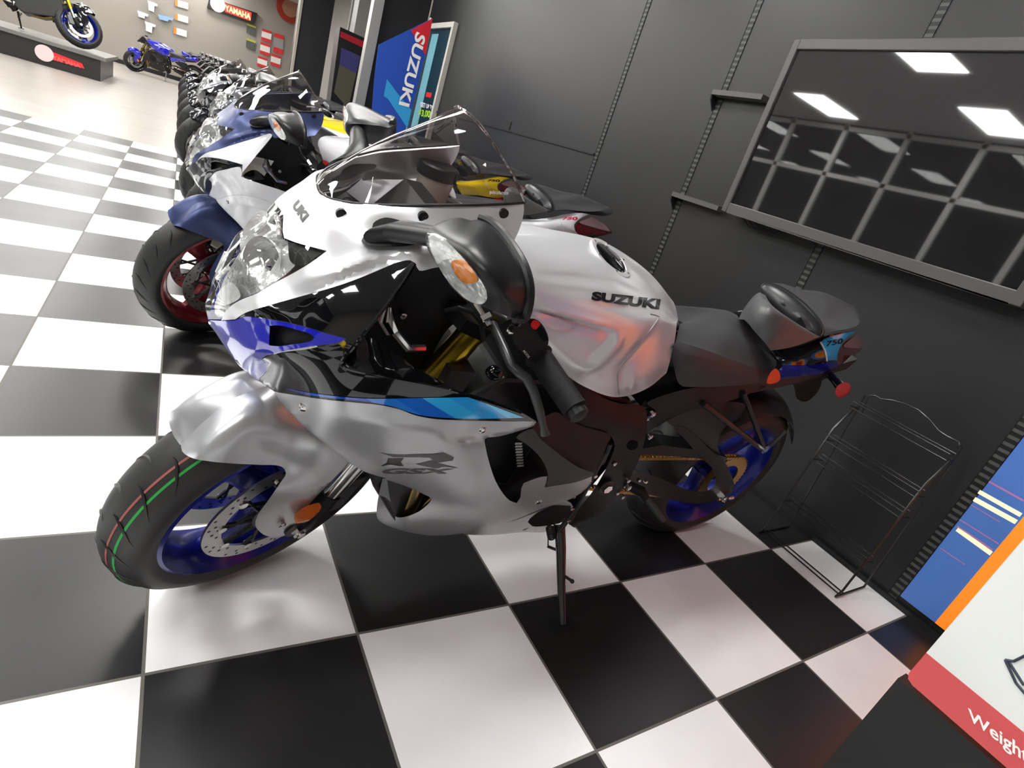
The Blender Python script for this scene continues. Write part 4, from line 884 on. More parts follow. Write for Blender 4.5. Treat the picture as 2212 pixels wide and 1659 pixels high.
# depth field on the tank's left side, for what is painted or fixed on it
TK = TPS([(x, y, d) for x, y, d in ((1095, 700, -.15), (1150, 752, -.158), (1200, 792, -.162), (1262, 835, -.158), (1338, 858, -.148), (1400, 838, -.135), (1440, 806, -.122), (1160, 715, -.168), (1215, 760, -.172), (1275, 800, -.170), (1345, 825, -.160), (1405, 805, -.145), (1448, 778, -.122),
    (1165, 675, -.168), (1230, 712, -.170), (1295, 745, -.172), (1360, 760, -.162), (1420, 752, -.135), (1458, 735, -.108), (1165, 632, -.160), (1235, 660, -.162), (1305, 690, -.160), (1370, 702, -.148), (1428, 700, -.115), (1462, 700, -.085), (1160, 588, -.132), (1235, 618, -.132), (1310, 642, -.130), (1372, 660, -.112), (1430, 672, -.085),
    (1160, 548, -.082), (1240, 574, -.085), (1310, 600, -.082), (1375, 628, -.068), (1432, 660, -.05))])
tm = onmesh(tank, .0028); tm0 = onmesh(tank, 0.)
BF_y = lambda q: float((q-BF.o)@BF.y)
def strip(F, D, pts, r, lift=.004):
    out = []
    for x, y in curve(pts, False, 7): q = F.at(x, y, float(D(x, y)[0])); out.append(q-unit(q-CC)*lift)
    return MB().tube(out, r, 8)
build('tank_lettering', decal_text('SUZUKI', [(1277, 648), (1424, 668), (1428, 646), (1280, 629)], tm, .055, 1.), B_LETTER, tank, smooth=0)
build('knee_seam', MB().tube([tm0(x, y) for x, y in curve([(1337, 852), (1334, 818), (1337, 796), (1362, 768), (1398, 722), (1420, 692), (1424, 684), (1404, 678)], False, 7)], .0018, 6), mat('tank_pad_edge', (.33, .33, .36), .4), tank)
build('front_vane', sheet(BF, curve([(1138, 668, 'c'), (1190, 683), (1242, 705, 'c'), (1225, 712), (1193, 712, 'c'), (1165, 690)], step=7), lambda x, y: (BF_y(tm0(x, y))-.006,), .008, grid=8), B_SILVER_LIT, tank)
# filler cap on the top
capc = tm0(1320, 557); tx = unit(BF.at(1385, 600, 0)-BF.at(1250, 533, 0)); ty = BF.y; tz = unit(np.cross(tx, ty)); tz = tz if tz@BF.z > 0 else -tz; tz = unit(tz-.30*BF.y); ty = unit(np.cross(tz, tx)); tx = np.cross(ty, tz)
def capring(r, h, n=48): return [capc+tz*h+r*(math.cos(a)*tx+math.sin(a)*ty) for a in np.linspace(0, 2*math.pi, n, endpoint=False)]
b = MB().grid([capring(.056, -.008), capring(.056, .0005), capring(.054, .002), capring(.043, .002), capring(.041, -.001)], True)
cap = build('filler_ring', b, B_SILVER_LIT, tank)
b = MB().grid([capring(.0405, -.002), capring(.0405, .001), capring(.037, .003), capring(.001, .0035)], True); build('filler_cap', b, B_BLACKG, cap)
for k in range(6):
    b = MB(); a = 2*math.pi*k/6+.3; q = capc+tz*.002+.0485*(math.cos(a)*tx+math.sin(a)*ty); b.tube([q-tz*.002, q+tz*.0015], .003, 8); build('cap_bolt', b, B_STEEL, cap)

# --- rider's seat
seat_rows = [
    R_(BF, (1452, 775, -.118), (1470, 832, -.128), (1500, 836, -.135), (1560, 835, -.138), (1620, 830, -.130), (1662, 822, -.112)),
    R_(BF, (1455, 750, -.122), (1480, 775, -.140), (1520, 790, -.146), (1570, 803, -.146), (1620, 812, -.134), (1665, 812, -.112)),
    R_(BF, (1460, 738, -.108), (1500, 752, -.128), (1545, 768, -.136), (1590, 784, -.134), (1635, 798, -.122), (1674, 800, -.098)),
    R_(BF, (1462, 733, -.098), (1503, 744, -.117), (1547, 758, -.123), (1592, 774, -.122), (1636, 790, -.112), (1675, 795, -.088)),
    R_(BF, (1466, 712, -.055), (1510, 718, -.068), (1555, 728, -.072), (1600, 742, -.070), (1640, 762, -.064), (1677, 782, -.052)),
    R_(BF, (1468, 700, 0), (1507, 697, 0), (1552, 702, 0), (1592, 714, 0), (1630, 738, 0), (1672, 770, 0)),
    R_(BF, (1466, 692, .07), (1500, 677, .105), (1543, 668, .115), (1582, 675, .115), (1606, 694, .10), (1648, 728, .085)),
]
seat_rows += [[BF.mir(q) for q in seat_rows[1]], [BF.mir(q) for q in seat_rows[0]]]
seat = build('rider_seat', solid(loft(seat_rows, 28, 5), .01, away=BF.w(.95, 0, .6)), B_SEAT, bike, smooth=60)
# --- tail hump (textured panel), passenger seat, tail cowl
hump_rows = [
    R_(BF, (1665, 757, -.112), (1700, 752, -.118), (1735, 742, -.12), (1772, 727, -.118)),
    R_(BF, (1652, 740, -.105), (1672, 720, -.108), (1702, 704, -.108), (1760, 722, -.112)),
    R_(BF, (1630, 716, -.07), (1640, 692, -.075), (1662, 668, -.078), (1708, 690, -.085)),
    R_(BF, (1610, 692, 0), (1620, 668, 0), (1640, 645, 0), (1668, 660, 0)),
    R_(BF, (1596, 690, .07), (1612, 665, .075), (1632, 640, .078), (1650, 632, .085)),
    R_(BF, (1593, 690, .105), (1610, 662, .11), (1632, 636, .112), (1650, 630, .115)),
]
build('tail_hump', solid(loft(hump_rows, 16, 5), .004, away=BF.w(1.2, 0, .6)), B_CARBON, bike, smooth=60)
PO = curve([(1650, 622), (1655, 614), (1668, 611), (1690, 613), (1730, 625), (1780, 632), (1830, 655), (1850, 665), (1857, 677), (1855, 700), (1840, 708), (1800, 716), (1775, 724), (1765, 722), (1755, 716), (1715, 700), (1680, 672), (1658, 648)], step=8)
PD = TPS([(1650, 622, .09), (1668, 611, .095), (1690, 613, .098), (1730, 625, .10), (1780, 632, .10), (1850, 665, .07), (1857, 680, .02), (1855, 700, -.05), (1800, 716, -.10), (1770, 724, -.108), (1755, 716, -.095), (1715, 700, -.036), (1680, 672, .022), (1658, 648, .067), (1690, 652, .01), (1728, 685, -.06), (1700, 640, .035), (1740, 665, -.005), (1800, 690, -.04), (1780, 665, .0), (1790, 650, .05), (1800, 705, -.085), (1765, 695, -.07)])
PB = TPS([(1650, 622, .11), (1668, 611, .11), (1780, 632, .11), (1857, 680, .06), (1800, 716, -.085), (1770, 724, -.1), (1715, 700, -.02), (1680, 672, .05), (1750, 670, .09)])
ps = build('passenger_seat', sheet(BF, PO, PD, back=PB, grid=10), B_SEAT, bike, smooth=60)
pa, pb = BF.at(1652, 619, .094), BF.at(1773, 722, -.106); pc = (pa+pb)/2-BF.x*.008; ua = (pb-pa)/2*1.03; ub = BF.z*.030+BF.x*.016; uc = unit(np.cross(ua, ub))*.020
rows = []
for i in range(15):
    t = math.pi*i/14; rows.append([pc+ua*math.cos(t)+math.sin(t)*(ub*math.cos(q)+uc*math.sin(q)) for q in np.linspace(0, 2*math.pi, 32, endpoint=False)])
build('front_pad', MB().grid(rows, True), mat('pad_black', (.014, .0155, .017), .33), ps, smooth=60)
rows = [pc+uc*.0+ua*1.02*math.cos(q)+ub*1.04*math.sin(q)+BF.x*.004 for q in np.linspace(0, 2*math.pi, 60)]
build('pad_piping', MB().tube(rows, .003, 6), B_DARK, ps)
TD = TPS([(1664, 757, -.078), (1700, 752, -.078), (1760, 735, -.078), (1800, 722, -.078), (1850, 714, -.075), (1780, 770, -.124), (1690, 790, -.142), (1740, 790, -.138), (1805, 780, -.118), (1835, 740, -.085), (1865, 738, -.04), (1720, 770, -.118), (1760, 800, -.115), (1700, 812, -.12), (1800, 800, -.1)])
tc = curve([(1664, 757, 'c'), (1700, 754), (1740, 744), (1780, 727), (1820, 718), (1849, 715, 'c'), (1835, 725), (1822, 738), (1812, 755), (1808, 778, 'c'), (1770, 787), (1730, 789), (1690, 789, 'c')], step=7)
tcl, tcr = mirrored('tail_cowl', sheet(BF, tc, TD, .004, grid=8), B_BLACKG)
build('tail_cowl_lower', sheet(BF, curve([(1690, 790, 'c'), (1740, 790), (1808, 779, 'c'), (1810, 792), (1790, 803), (1740, 812), (1700, 817), (1678, 822, 'c'), (1682, 800)], step=7), TD, .004, grid=8), B_BLUE, bike)
build('cyan_band', sheet(BF, curve([(1774, 738), (1795, 727), (1849, 716), (1832, 727), (1820, 740), (1811, 757), (1807, 778, 'c'), (1788, 779, 'c'), (1784, 760)], step=6), TD, 0, grid=7, lift=.0015), B_CYAN, tcl)
build('cyan_band', mirror_mb(sheet(BF, curve([(1774, 738), (1795, 727), (1849, 716), (1832, 727), (1820, 740), (1811, 757), (1807, 778, 'c'), (1788, 779, 'c'), (1784, 760)], step=6), TD, 0, grid=7, lift=.0015), BF), B_CYAN, tcr)
build('white_edge', strip(BF, TD, [(1772, 739), (1782, 758), (1786, 780)], .0022, .002), B_LETTERW, tcl)
build('capacity_lettering', decal_text('750', [(1783, 749), (1820, 742), (1822, 730), (1786, 737)], onsheet(BF, TD, .0025), .04), B_LETTER, tcl, smooth=0)
# far side of the tail seen above the seat
tl = build('tail_light', sheet(BF, curve([(1849, 722, 'c'), (1862, 735), (1864, 752, 'c'), (1845, 770), (1818, 790), (1806, 790, 'c'), (1811, 765), (1822, 742)], step=6), lambda x, y: (TD(x, y)[0]+.004,), .02, grid=7), B_TAILR, bike)
build('clear_cap', sheet(BF, curve([(1849, 722, 'c'), (1862, 735), (1864, 751, 'c'), (1840, 752), (1822, 748)], step=6), lambda x, y: (TD(x, y)[0],), .004, grid=7), mat('pale_pink_lens', (.30, .2, .2), .15, coat=1.), tl)
build('orange_tag', sheet(BF, curve([(1657, 828), (1664, 805), (1676, 796), (1684, 805), (1684, 822), (1672, 828)], step=5), const(-.138), .002, grid=6), B_ORANGE, bike)
# tail underside, indicator, plate hanger
b = sheet(BF, curve([(1712, 818), (1790, 802), (1800, 812), (1775, 822), (1772, 835), (1762, 852), (1740, 868), (1722, 862), (1716, 840)], step=7), const(-.04), .05, grid=9); build('plate_hanger', b, B_PLASTIC, bike)
ts = build('rear_turn_signal', MB().tube([BF.at(1788, 806, -.09), BF.at(1806, 824, -.14), BF.at(1818, 838, -.165)], [.011, .013, .016], 14), B_BLACKG, bike)
build('red_lens', sheet(BF, curve([(1804, 848), (1808, 834), (1825, 826), (1835, 830), (1836, 844), (1824, 857), (1810, 858)], step=4), const(-.18), .022, grid=6), B_RED, ts)
build('undertail', MB().add(*(lambda q: (q.v, q.f))(MB().prism([(.78, .70), (1.0, .70), (1.25, .735), (1.5, .80), (1.62, .84), (1.6, .80), (1.35, .72), (1.1, .66), (.8, .62)], BF.w(0, -.1, 0), BF.x, BF.z, BF.y*.2))), B_DARK, bike, smooth=0)

# --- subframe, frame spars, swingarm
sub = curve([(1398, 872), (1440, 852), (1500, 838), (1560, 836), (1640, 830), (1655, 834), (1620, 850), (1570, 868), (1520, 880), (1470, 895), (1430, 915), (1412, 925), (1402, 905), (1420, 890)], step=8)
sfl, sfr = mirrored('subframe', sheet(BF, sub, TPS([(1398, 872, -.12), (1500, 850, -.13), (1640, 832, -.125), (1412, 925, -.125), (1520, 880, -.13)]), .02, grid=10), B_FRAME)
spar = curve([(1205, 865), (1222, 838), (1240, 822), (1262, 836), (1310, 862), (1340, 872), (1375, 873), (1395, 885), (1398, 905), (1396, 935), (1385, 980), (1372, 1012), (1352, 1048), (1340, 1062), (1325, 1080), (1300, 1108), (1262, 1128), (1240, 1140), (1228, 1132), (1245, 1105), (1278, 1065), (1300, 1030), (1320, 990), (1328, 962), (1318, 940), (1285, 928), (1250, 918), (1222, 905), (1208, 888)], step=8)
SPD = TPS([(1205, 865, -.16), (1262, 836, -.155), (1340, 872, -.15), (1395, 885, -.145), (1385, 980, -.165), (1340, 1062, -.168), (1240, 1140, -.150), (1300, 1030, -.165), (1328, 962, -.165), (1250, 918, -.178), (1350, 930, -.165)])
frl, frr = mirrored('frame_spar', sheet(BF, spar, SPD, .03, holes=[curve([(1355, 957), (1365, 950), (1378, 955), (1377, 967), (1364, 973), (1354, 967)], step=5)], grid=10), B_FRAME)
infill = curve([(1150, 925), (1170, 905), (1200, 890), (1225, 905), (1260, 922), (1320, 942), (1312, 960), (1300, 990), (1286, 1022), (1250, 1010), (1200, 975), (1160, 945)], step=8)
build('textured_side_cover', sheet(BF, infill, TPS([(1150, 925, -.215), (1200, 890, -.19), (1320, 942, -.175), (1286, 1022, -.2), (1200, 975, -.21)]), .005, grid=10), mat('ribbed_cover', (.013, .012, .013), .45, spec=.3), bike)
build('triangular_side_cover', sheet(BF, curve([(1115, 945), (1150, 926), (1165, 945), (1200, 975), (1250, 1010), (1284, 1024), (1250, 1040), (1195, 1050), (1176, 1053), (1182, 1040), (1184, 1028), (1175, 1000), (1150, 970), (1130, 955)], step=8), const(-.222), .005, grid=10), B_GREYP, bike)
# engine behind the opening
mbx = MB()
mbx.prism([(.17, .42), (.25, .30), (.62, .22), (.75, .30), (.80, .55), (.72, .66), (.5, .70), (.36, .70), (.2, .56)], BF.w(0, -.13, 0), BF.x, BF.z, BF.y*.26)
build('engine', mbx, B_DARK, bike, smooth=0, bevel=.01)
b = MB(); b.prism([(0, 0), (.13, -.02), (.15, .12), (.02, .15)], BF.w(.33, -.165, .46), BF.x, BF.z, BF.y*.06); eg = build('engine_side_case', b, B_FRAME, bike, smooth=0, bevel=.008)
b = MB()
for k in range(9): q0 = BF.at(1120+k*0.5, 958+k*6, -.168); b.obox(q0, BF.x*.008, BF.y*.0006, BF.z*.0022)
build('warning_lettering', b, B_LETTERW, eg, smooth=0)
for (x0, y0, x1, y1) in ((1318, 958, 1300, 1000), (1308, 975, 1230, 1125), (1250, 1090, 1210, 1145)):
    build('shift_rod', MB().tube([BF.at(x0, y0, -.175), BF.at(x1, y1, -.175)], .007, 10), B_PLASTIC, bike)
for x, y, r in ((1410, 894, .007), (1404, 943, .007), (1285, 1028, .006), (1238, 1072, .006), (1357, 1038, .006), (1359, 1053, .008), (1333, 1065, .006), (1345, 1073, .006), (1236, 1099, .005), (1228, 1125, .005), (1327, 1001, .006), (1380, 1037, .005), (1395, 1040, .005)): bolt(BF, x, y, -.178, r)
b = MB(); c = BF.at(1309, 1051, -.172); b.tube([c, c-BF.y*.004], .022, 24); pv = build('pivot_recess', b, B_DARK, bike)
b = MB(); b.tube([c-BF.y*.004, c-BF.y*.012], .013, 6); b.tube([c-BF.y*.012, c-BF.y*.0125], .006, 12); build('pivot_nut', b, B_STEEL, pv)
SA = curve([(1380, 1020), (1410, 1028), (1442, 1040), (1476, 1055), (1505, 1062), (1532, 1058), (1546, 1045), (1546, 1030), (1535, 1008), (1510, 985), (1476, 945), (1455, 925), (1465, 918), (1499, 938), (1532, 970), (1566, 999), (1580, 1026), (1586, 1055), (1570, 1074), (1544, 1082), (1510, 1088), (1476, 1085), (1420, 1073), (1380, 1062), (1350, 1050), (1360, 1030)], step=8)
sal, sar = mirrored('swingarm', sheet(BF, SA, TPS([(1380, 1020, -.12), (1465, 918, -.10), (1532, 970, -.12), (1586, 1055, -.135), (1476, 1085, -.13), (1360, 1040, -.12), (1500, 1000, -.115)]), .03, grid=10), mat('swingarm_dark', (.014, .0135, .0145), .38, spec=.35))
c = BF.at(1563, 1077, -.15); b = MB(); b.tube([c+BF.y*.02, c-BF.y*.008], .018, 6); b.tube([c-BF.y*.008, c-BF.y*.016], .011, 14); b.tube([c+BF.x*.05, c-BF.x*.03], .006, 8); build('axle_adjuster', b, B_STEEL, sal)
b = MB(); sprk = BF.w(3.968*S-.201, -.085, .316)
b2 = MB().lathe([(.062, -.003), (.098, -.003), (.098, .003), (.062, .003)], 60); fmS = Frame(sprk, BF.x, BF.y, BF.z).mat()
for k in range(42): a = 2*math.pi*k/42; b2.tube([(.1*math.cos(a), -.003, .1*math.sin(a)), (.1*math.cos(a), .003, .1*math.sin(a))], .004, 5)
build('sprocket', b2, B_CHAIN, bike, frame=fmS)
def chain_run(p0, p1):
    b = MB(); L = np.linalg.norm(p1-p0); n = int(L/.0159); d = unit(p1-p0); up = unit(np.cross(d, BF.y))
    for k in range(n):
        c = p0+d*(k+.5)*L/n
        for s_ in (-1, 1): b.obox(c+BF.y*s_*.007, d*.0068, BF.y*.0012, up*.0048)
        b.tube([c-d*.0079-BF.y*.009, c-d*.0079+BF.y*.009], .0035, 6)
    return b
front_sp = BF.w(.70, -.085, .40)
build('chain', chain_run(BF.w(.68, -.088, .352), BF.w(3.968*S-.201, -.085, .216)), B_CHAIN, bike, smooth=0)
build('chain', chain_run(BF.w(.70, -.088, .445), BF.w(3.968*S-.201, -.085, .416)), B_CHAIN, bike, smooth=0)
b = MB(); b.prism([(.72, .46), (.95, .50), (1.15, .475), (1.3, .44), (1.3, .425), (1.1, .45), (.9, .47), (.72, .44)], BF.w(0, -.11, 0), BF.x, BF.z, BF.y*.05); build('chain_guard', b, B_PLASTIC, bike, smooth=0)
# rear hugger
rows = []
for a in np.radians(np.linspace(35, 150, 24)):
    rows.append([BF.w(3.968*S-.201+(.330-abs(y)**2*4.5)*math.cos(a), y, .316+(.330-abs(y)**2*4.5)*math.sin(a)) for y in np.linspace(-.098, .098, 11)])
build('rear_hugger', solid(rows, .003), B_PLASTIC, bike)
build('wheel_shroud', sheet(BF, curve([(1440, 905), (1500, 880), (1560, 868), (1610, 875), (1600, 900), (1565, 925), (1550, 965), (1568, 1000), (1530, 985), (1490, 945)], step=8), const(-.10), .004, grid=10), B_PLASTIC, bike)
# exhaust silencer on the far side and footpeg hangers
b = MB(); b.tube([BF.w(.72, .12, .30), BF.w(.9, .15, .34), BF.w(.98, .165, .37), BF.w(1.32, .18, .47), BF.w(1.36, .18, .48)], [.03, .035, .058, .058, .04], 24); build('silencer', b, B_STEEL, bike)
hg = build('peg_hanger', MB().tube([BF.at(1520, 872, -.135), BF.at(1575, 915, -.16), BF.at(1643, 968, -.175)], .008, 8).tube([BF.at(1605, 848, -.13), BF.at(1625, 900, -.15), BF.at(1648, 962, -.175)], .008, 8), B_PLASTIC, bike)
b = MB(); c = BF.at(1651, 968, -.18); b.tube([c+BF.y*.01, c-BF.y*.006], .016, 8); b.tube([c-BF.y*.006, c-BF.y*.01], .007, 10); build('hanger_bolt', b, B_STEEL, hg)
build('passenger_footpeg', MB().tube([BF.at(1660, 966, -.18), BF.at(1697, 931, -.19)], .006, 8), B_GREYP, hg)
rp = build('rider_peg_hanger', MB().tube([BF.at(1360, 1050, -.17), BF.at(1385, 1062, -.19), BF.at(1396, 1080, -.2)], [.013, .015, .012], 10), B_FRAME, bike)
build('rider_footpeg', MB().tube([BF.at(1392, 1072, -.195), BF.at(1415, 1100, -.23), BF.at(1434, 1126, -.26)], [.009, .010, .008], 8), B_GREYP, rp)
# headers showing through the port
for q in (((842, 1025, -.105), (856, 1060, -.11), (872, 1100, -.11), (890, 1130, -.10)), ((905, 1040, -.12), (895, 1075, -.125), (880, 1105, -.12), (872, 1130, -.10)), ((950, 1060, -.12), (925, 1085, -.125), (905, 1110, -.12), (890, 1135, -.10))):
    build('exhaust_header', MB().tube([BF.at(*p) for p in q], .017, 14), B_BRONZE, bike)
for k in range(4):
    b = MB(); y = -.075+.05*k; b.tube([BF.w(.24, y, .45), BF.w(.27, y, .36), BF.w(.31, y*.9, .29), BF.w(.40, y*.6, .25), BF.w(.55, y*.3, .24)], .02, 14); build('exhaust_header', b, B_BRONZE, bike)
b = MB(); b.box((0, 0, 0), (1, 1, 1)); b.v = [tuple(BF.w(.20+.05*x+.05*z, -.12+.24*y, .46+.24*z)) for x, y, z in b.v]; build('radiator', b, mat('radiator_black', (.01, .01, .01), .5), bike, smooth=0)

# --- side stand
k0 = BF.at(1208, 1132, -.13); kf = ground(1213, 1352); kf[2] = .008
d = kf-k0; stn = build('side_stand', MB().tube([k0, k0+d*.25+V((.003, 0, 0)), k0+d*.6, kf], [.016, .014, .0115, .010], 14), mat('stand_black_paint', (.012, .014, .014), .25, coat=.5), bike)
build('stand_foot', MB().prism([(-.03, -.018), (.03, -.018), (.035, 0), (.03, .018), (-.03, .018)], kf-V((0, 0, .008)), (1, 0, 0), (0, 1, 0), (0, 0, .008)), B_PLASTIC, stn)
p1 = k0+d*.5; p2 = yplane(1236, 1256, p1[1]-.03); build('stand_peg', MB().tube([p1, p2], .004, 8).ball(p2, .006), B_PLASTIC, stn)
s0 = BF.at(1188, 1140, -.14); s1 = BF.at(1192, 1162, -.145); b = MB(); L_ = s1-s0; ln = np.linalg.norm(L_); dd = unit(L_); e1 = unit(np.cross(dd, BF.y)); e2 = np.cross(dd, e1)
b.tube([s0+dd*ln*t+.010*(math.cos(2*math.pi*6*t)*e1+math.sin(2*math.pi*6*t)*e2) for t in np.linspace(0, 1, 90)], .0022, 6)
b.tube([s1, BF.at(1184, 1166, -.15), BF.at(1184, 1180, -.155)], .002, 6); b.tube([BF.at(1184, 1181, -.155), BF.at(1202, 1188, -.16)], .004, 6); build('stand_spring', b, B_DARK, stn)

# --- handlebars
G0, G1 = BF.at(1162, 768, -.24), BF.at(1243, 885, -.345)
gr = build('handlebar', MB().tube([WF.w(.215, -.11, .565), BF.at(1120, 712, -.185), G0], .011, 14), B_PLASTIC, bike)
build('grip', MB().tube([G0, G0+(G1-G0)*.03, G0+(G1-G0)*.06, G0+(G1-G0)*.94, G1], [.024, .024, .0205, .0195, .021], 20), mat('grip_rubber', (.007, .007, .0075), .6, spec=.3, bump=.6, bscale=500), gr)
build('bar_end', MB().tube([G1, G1+unit(G1-G0)*.012, G1+unit(G1-G0)*.016], [.016, .016, .01], 16), B_PLASTIC, gr)
sw = curve([(1108, 722), (1128, 700), (1146, 688), (1162, 692), (1178, 712), (1185, 735), (1181, 752), (1170, 770), (1158, 786), (1148, 782), (1128, 762), (1110, 740)], step=6)
swh = build('switch_housing', sheet(BF, sw, const(-.262), .06, grid=8), B_PLASTIC, gr)
build('kill_switch', sheet(BF, curve([(1146, 703), (1150, 694), (1158, 692), (1167, 699), (1163, 707), (1155, 713)], step=4), const(-.272), .012, grid=5), B_RED, swh)
build('start_button', sheet(BF, curve([(1162, 712), (1168, 705), (1180, 722), (1183, 733), (1176, 738), (1166, 728)], step=4), const(-.268), .012, grid=5), B_BLACKG, swh)
build('switch_mark', decal_text('MODE', [(1129, 759), (1141, 775), (1145, 771), (1133, 756)], lambda x, y: BF.at(x, y, -.2635), .02), B_LETTERW, swh, smooth=0)
lv = build('clutch_lever', MB().tube([BF.at(*q) for q in ((1065, 700, -.17), (1085, 745, -.22), (1105, 790, -.26), (1122, 806, -.275), (1138, 818, -.285), (1152, 845, -.30), (1165, 885, -.315), (1174, 920, -.325), (1178, 937, -.33))], [.007, .0075, .0075, .008, .008, .0075, .007, .006, .009], 12), mat('lever_black', (.03, .032, .033), .28), gr)
build('lever_perch', sheet(BF, curve([(1070, 712), (1085, 700), (1105, 690), (1122, 698), (1120, 715), (1108, 728), (1085, 722)], step=5), const(-.185), .03, grid=7), B_FRAME, gr)
bolt(BF, 1103, 710, -.188, .009, parent=gr)
b = MB(); b.tube([BF.at(1025, 655, -.15), BF.at(1043, 683, -.165), BF.at(1056, 705, -.18)], .0065, 10); b.tube([BF.at(1040, 690, -.175), BF.at(1060, 680, -.175)], .006, 8); build('cable_adjuster', b, B_STEEL, gr)
b = MB(); b.tube([BF.at(*q) for q in ((975, 580, -.1), (990, 620, -.12), (1010, 645, -.14), (1030, 665, -.155))], .005, 8); b.tube([BF.at(*q) for q in ((960, 672, -.12), (990, 665, -.13), (1020, 675, -.14), (1040, 700, -.15), (1045, 735, -.15))], .004, 8); build('clutch_cable', b, B_PLASTIC, bike)
# right bar with reservoir, seen through the screen
RG0, RG1 = BF.mir(G0)+BF.x*.03, BF.mir(G1)+BF.x*.10
rb = build('handlebar', MB().tube([WF.w(.215, .11, .565), RG0, RG1], .011, 14), B_PLASTIC, bike)
build('grip', MB().tube([RG0, RG1], .017, 18), B_PLASTIC, rb)
rc = BF.at(935, 405, .13); b = MB(); b.tube([rc-BF.z*.025, rc-BF.z*.022, rc+BF.z*.022, rc+BF.z*.024], [.022, .031, .035, .035], 28); rs = build('brake_reservoir', b, B_RES, rb)
b = MB(); b.tube([rc+BF.z*.022, rc+BF.z*.042, rc+BF.z*.045, rc+BF.z*.045, rc+BF.z*.041], [.038, .038, .034, .022, .02], 28); build('reservoir_cap', b, B_PLASTIC, rs)
b = MB(); b.tube([BF.w(.22, .05, .88), BF.w(.24, .16, .86), BF.w(.25, .2, .84)], .014, 12); build('master_cylinder', b, B_PLASTIC, rb)
b = MB(); b.obox(BF.w(.16, 0, .905), BF.x*.012+BF.z*.03, BF.y*.085, BF.z*.008-BF.x*.02); build('instrument_cluster', b, B_BLACKG, bike, smooth=0, bevel=.008)
b = MB(); b.prism([(.02, .80), (.14, .96), (.17, .96), (.26, .88), (.2, .8)], BF.w(0, -.07, 0), BF.x, BF.z, BF.y*.14); build('cockpit_tray', b, B_PLASTIC, bike, smooth=0)
# inner panels between the fork and the fairing
build('inner_fairing', sheet(BF, curve([(893, 580), (960, 590), (1010, 640), (1000, 680), (960, 720), (930, 800), (1000, 830), (1060, 860), (1000, 850), (926, 832), (831, 814), (770, 800), (745, 785), (765, 750), (815, 685), (870, 612)], step=10), const(-.05), .003, grid=14), B_DARK, bike)
build('inner_trim', sheet(BF, curve([(742, 775), (790, 728), (850, 762), (920, 806), (960, 828), (926, 832), (831, 814), (777, 801)], step=8), TPS([(742, 775, -.205), (790, 728, -.17), (920, 806, -.19), (926, 832, -.235), (831, 814, -.225)]), .004, grid=10), B_BLACKG, bike)
b = MB(); b.tube([BF.at(838, 662, -.13), BF.at(835, 690, -.135), BF.at(848, 715, -.14)], [.006, .014, .012], 10); b.tube([BF.at(848, 712, -.14), BF.at(880, 752, -.15), BF.at(915, 752, -.14)], .007, 8); build('mounting_stay', b, B_STEEL, bike)
for x, y in ((911, 634), (871, 681)): bolt(BF, x, y, -.06, .006, B_STEEL)
b = MB(); b.ball(BF.at(1068, 805, -.18), (.016, .016, .013)); build('bar_end_cap', b, B_BLACKG, bike)

# ------------------------------------------------------------------ the other motorcycles of the row
def repaint(o, table, skip):
    """walk a copied motorcycle: drop what this one lacks, give parts their own colours"""
    base = o.name.split('.')[0]
    if base in skip:
        for c in list(o.children_recursive): bpy.data.objects.remove(c)
        bpy.data.objects.remove(o); return
    if o.type == 'MESH' and len(o.material_slots):
        src = o.data.materials[0]
        m = table.get(base, table.get(src.name))
        if m: o.material_slots[0].link = 'OBJECT'; o.material_slots[0].material = m
    for c in list(o.children): repaint(c, table, skip)
def another(dx, dy, label, table, skip=(), group='motorcycles parked in a row', flip=False, z=0, scale=1):
    r = copy_tree(bike); r['label'] = label
    if group: r['group'] = group
    elif 'group' in r: del r['group']
    T = Matrix.Translation((dx, dy, z))@BF.mat(); skip = tuple(skip)+(('rivet', 'hole_pattern', 'cap_bolt', 'moulded_mark', 'warning_lettering', 'switch_mark', 'bulb', 'chrome_fin') if dy > 2 else ())
    if flip: T = Matrix.Translation((dx+.201, dy+.223, z))@Matrix.Rotation(math.pi, 4, 'Z')@BF.mat()
    if scale != 1: T = T@Matrix.Scale(scale, 4)
    r.matrix_local = T; bpy.context.view_layer.update()
    for c in list(r.children): repaint(c, table, set(skip))
    return r
bike.matrix_local = BF.mat()
P_NAVY = mat('matt_navy_paint', (.035, .05, .13), .36, metal=.45); P_WHITE = mat('gloss_white_paint', (.72, .73, .76), .15, coat=1., coat_rough=.03)
P_RIMRED = mat('dark_red_wheel', (.16, .008, .015), .3, metal=.3, coat=.4); P_REDL = mat('red_lettering', (.65, .01, .05), .4)
P_YEL = mat('gloss_yellow_paint', (.85, .62, .01), .18, coat=1., coat_rough=.03); P_GREY = mat('graphite_paint', (.10, .105, .115), .22, metal=.5, coat=.6)
P_PALE = mat('pale_silver_paint', (.5, .52, .55), .2, metal=.6, coat=.5); P_BLK2 = mat('gloss_black_two', (.008, .009, .012), .12, coat=1.); P_RIMGREY = mat('grey_wheel', (.3, .29, .27), .35, metal=.5)
P_BRIGHT = mat('bright_silver_tank', (.72, .73, .75), .15, metal=.9)
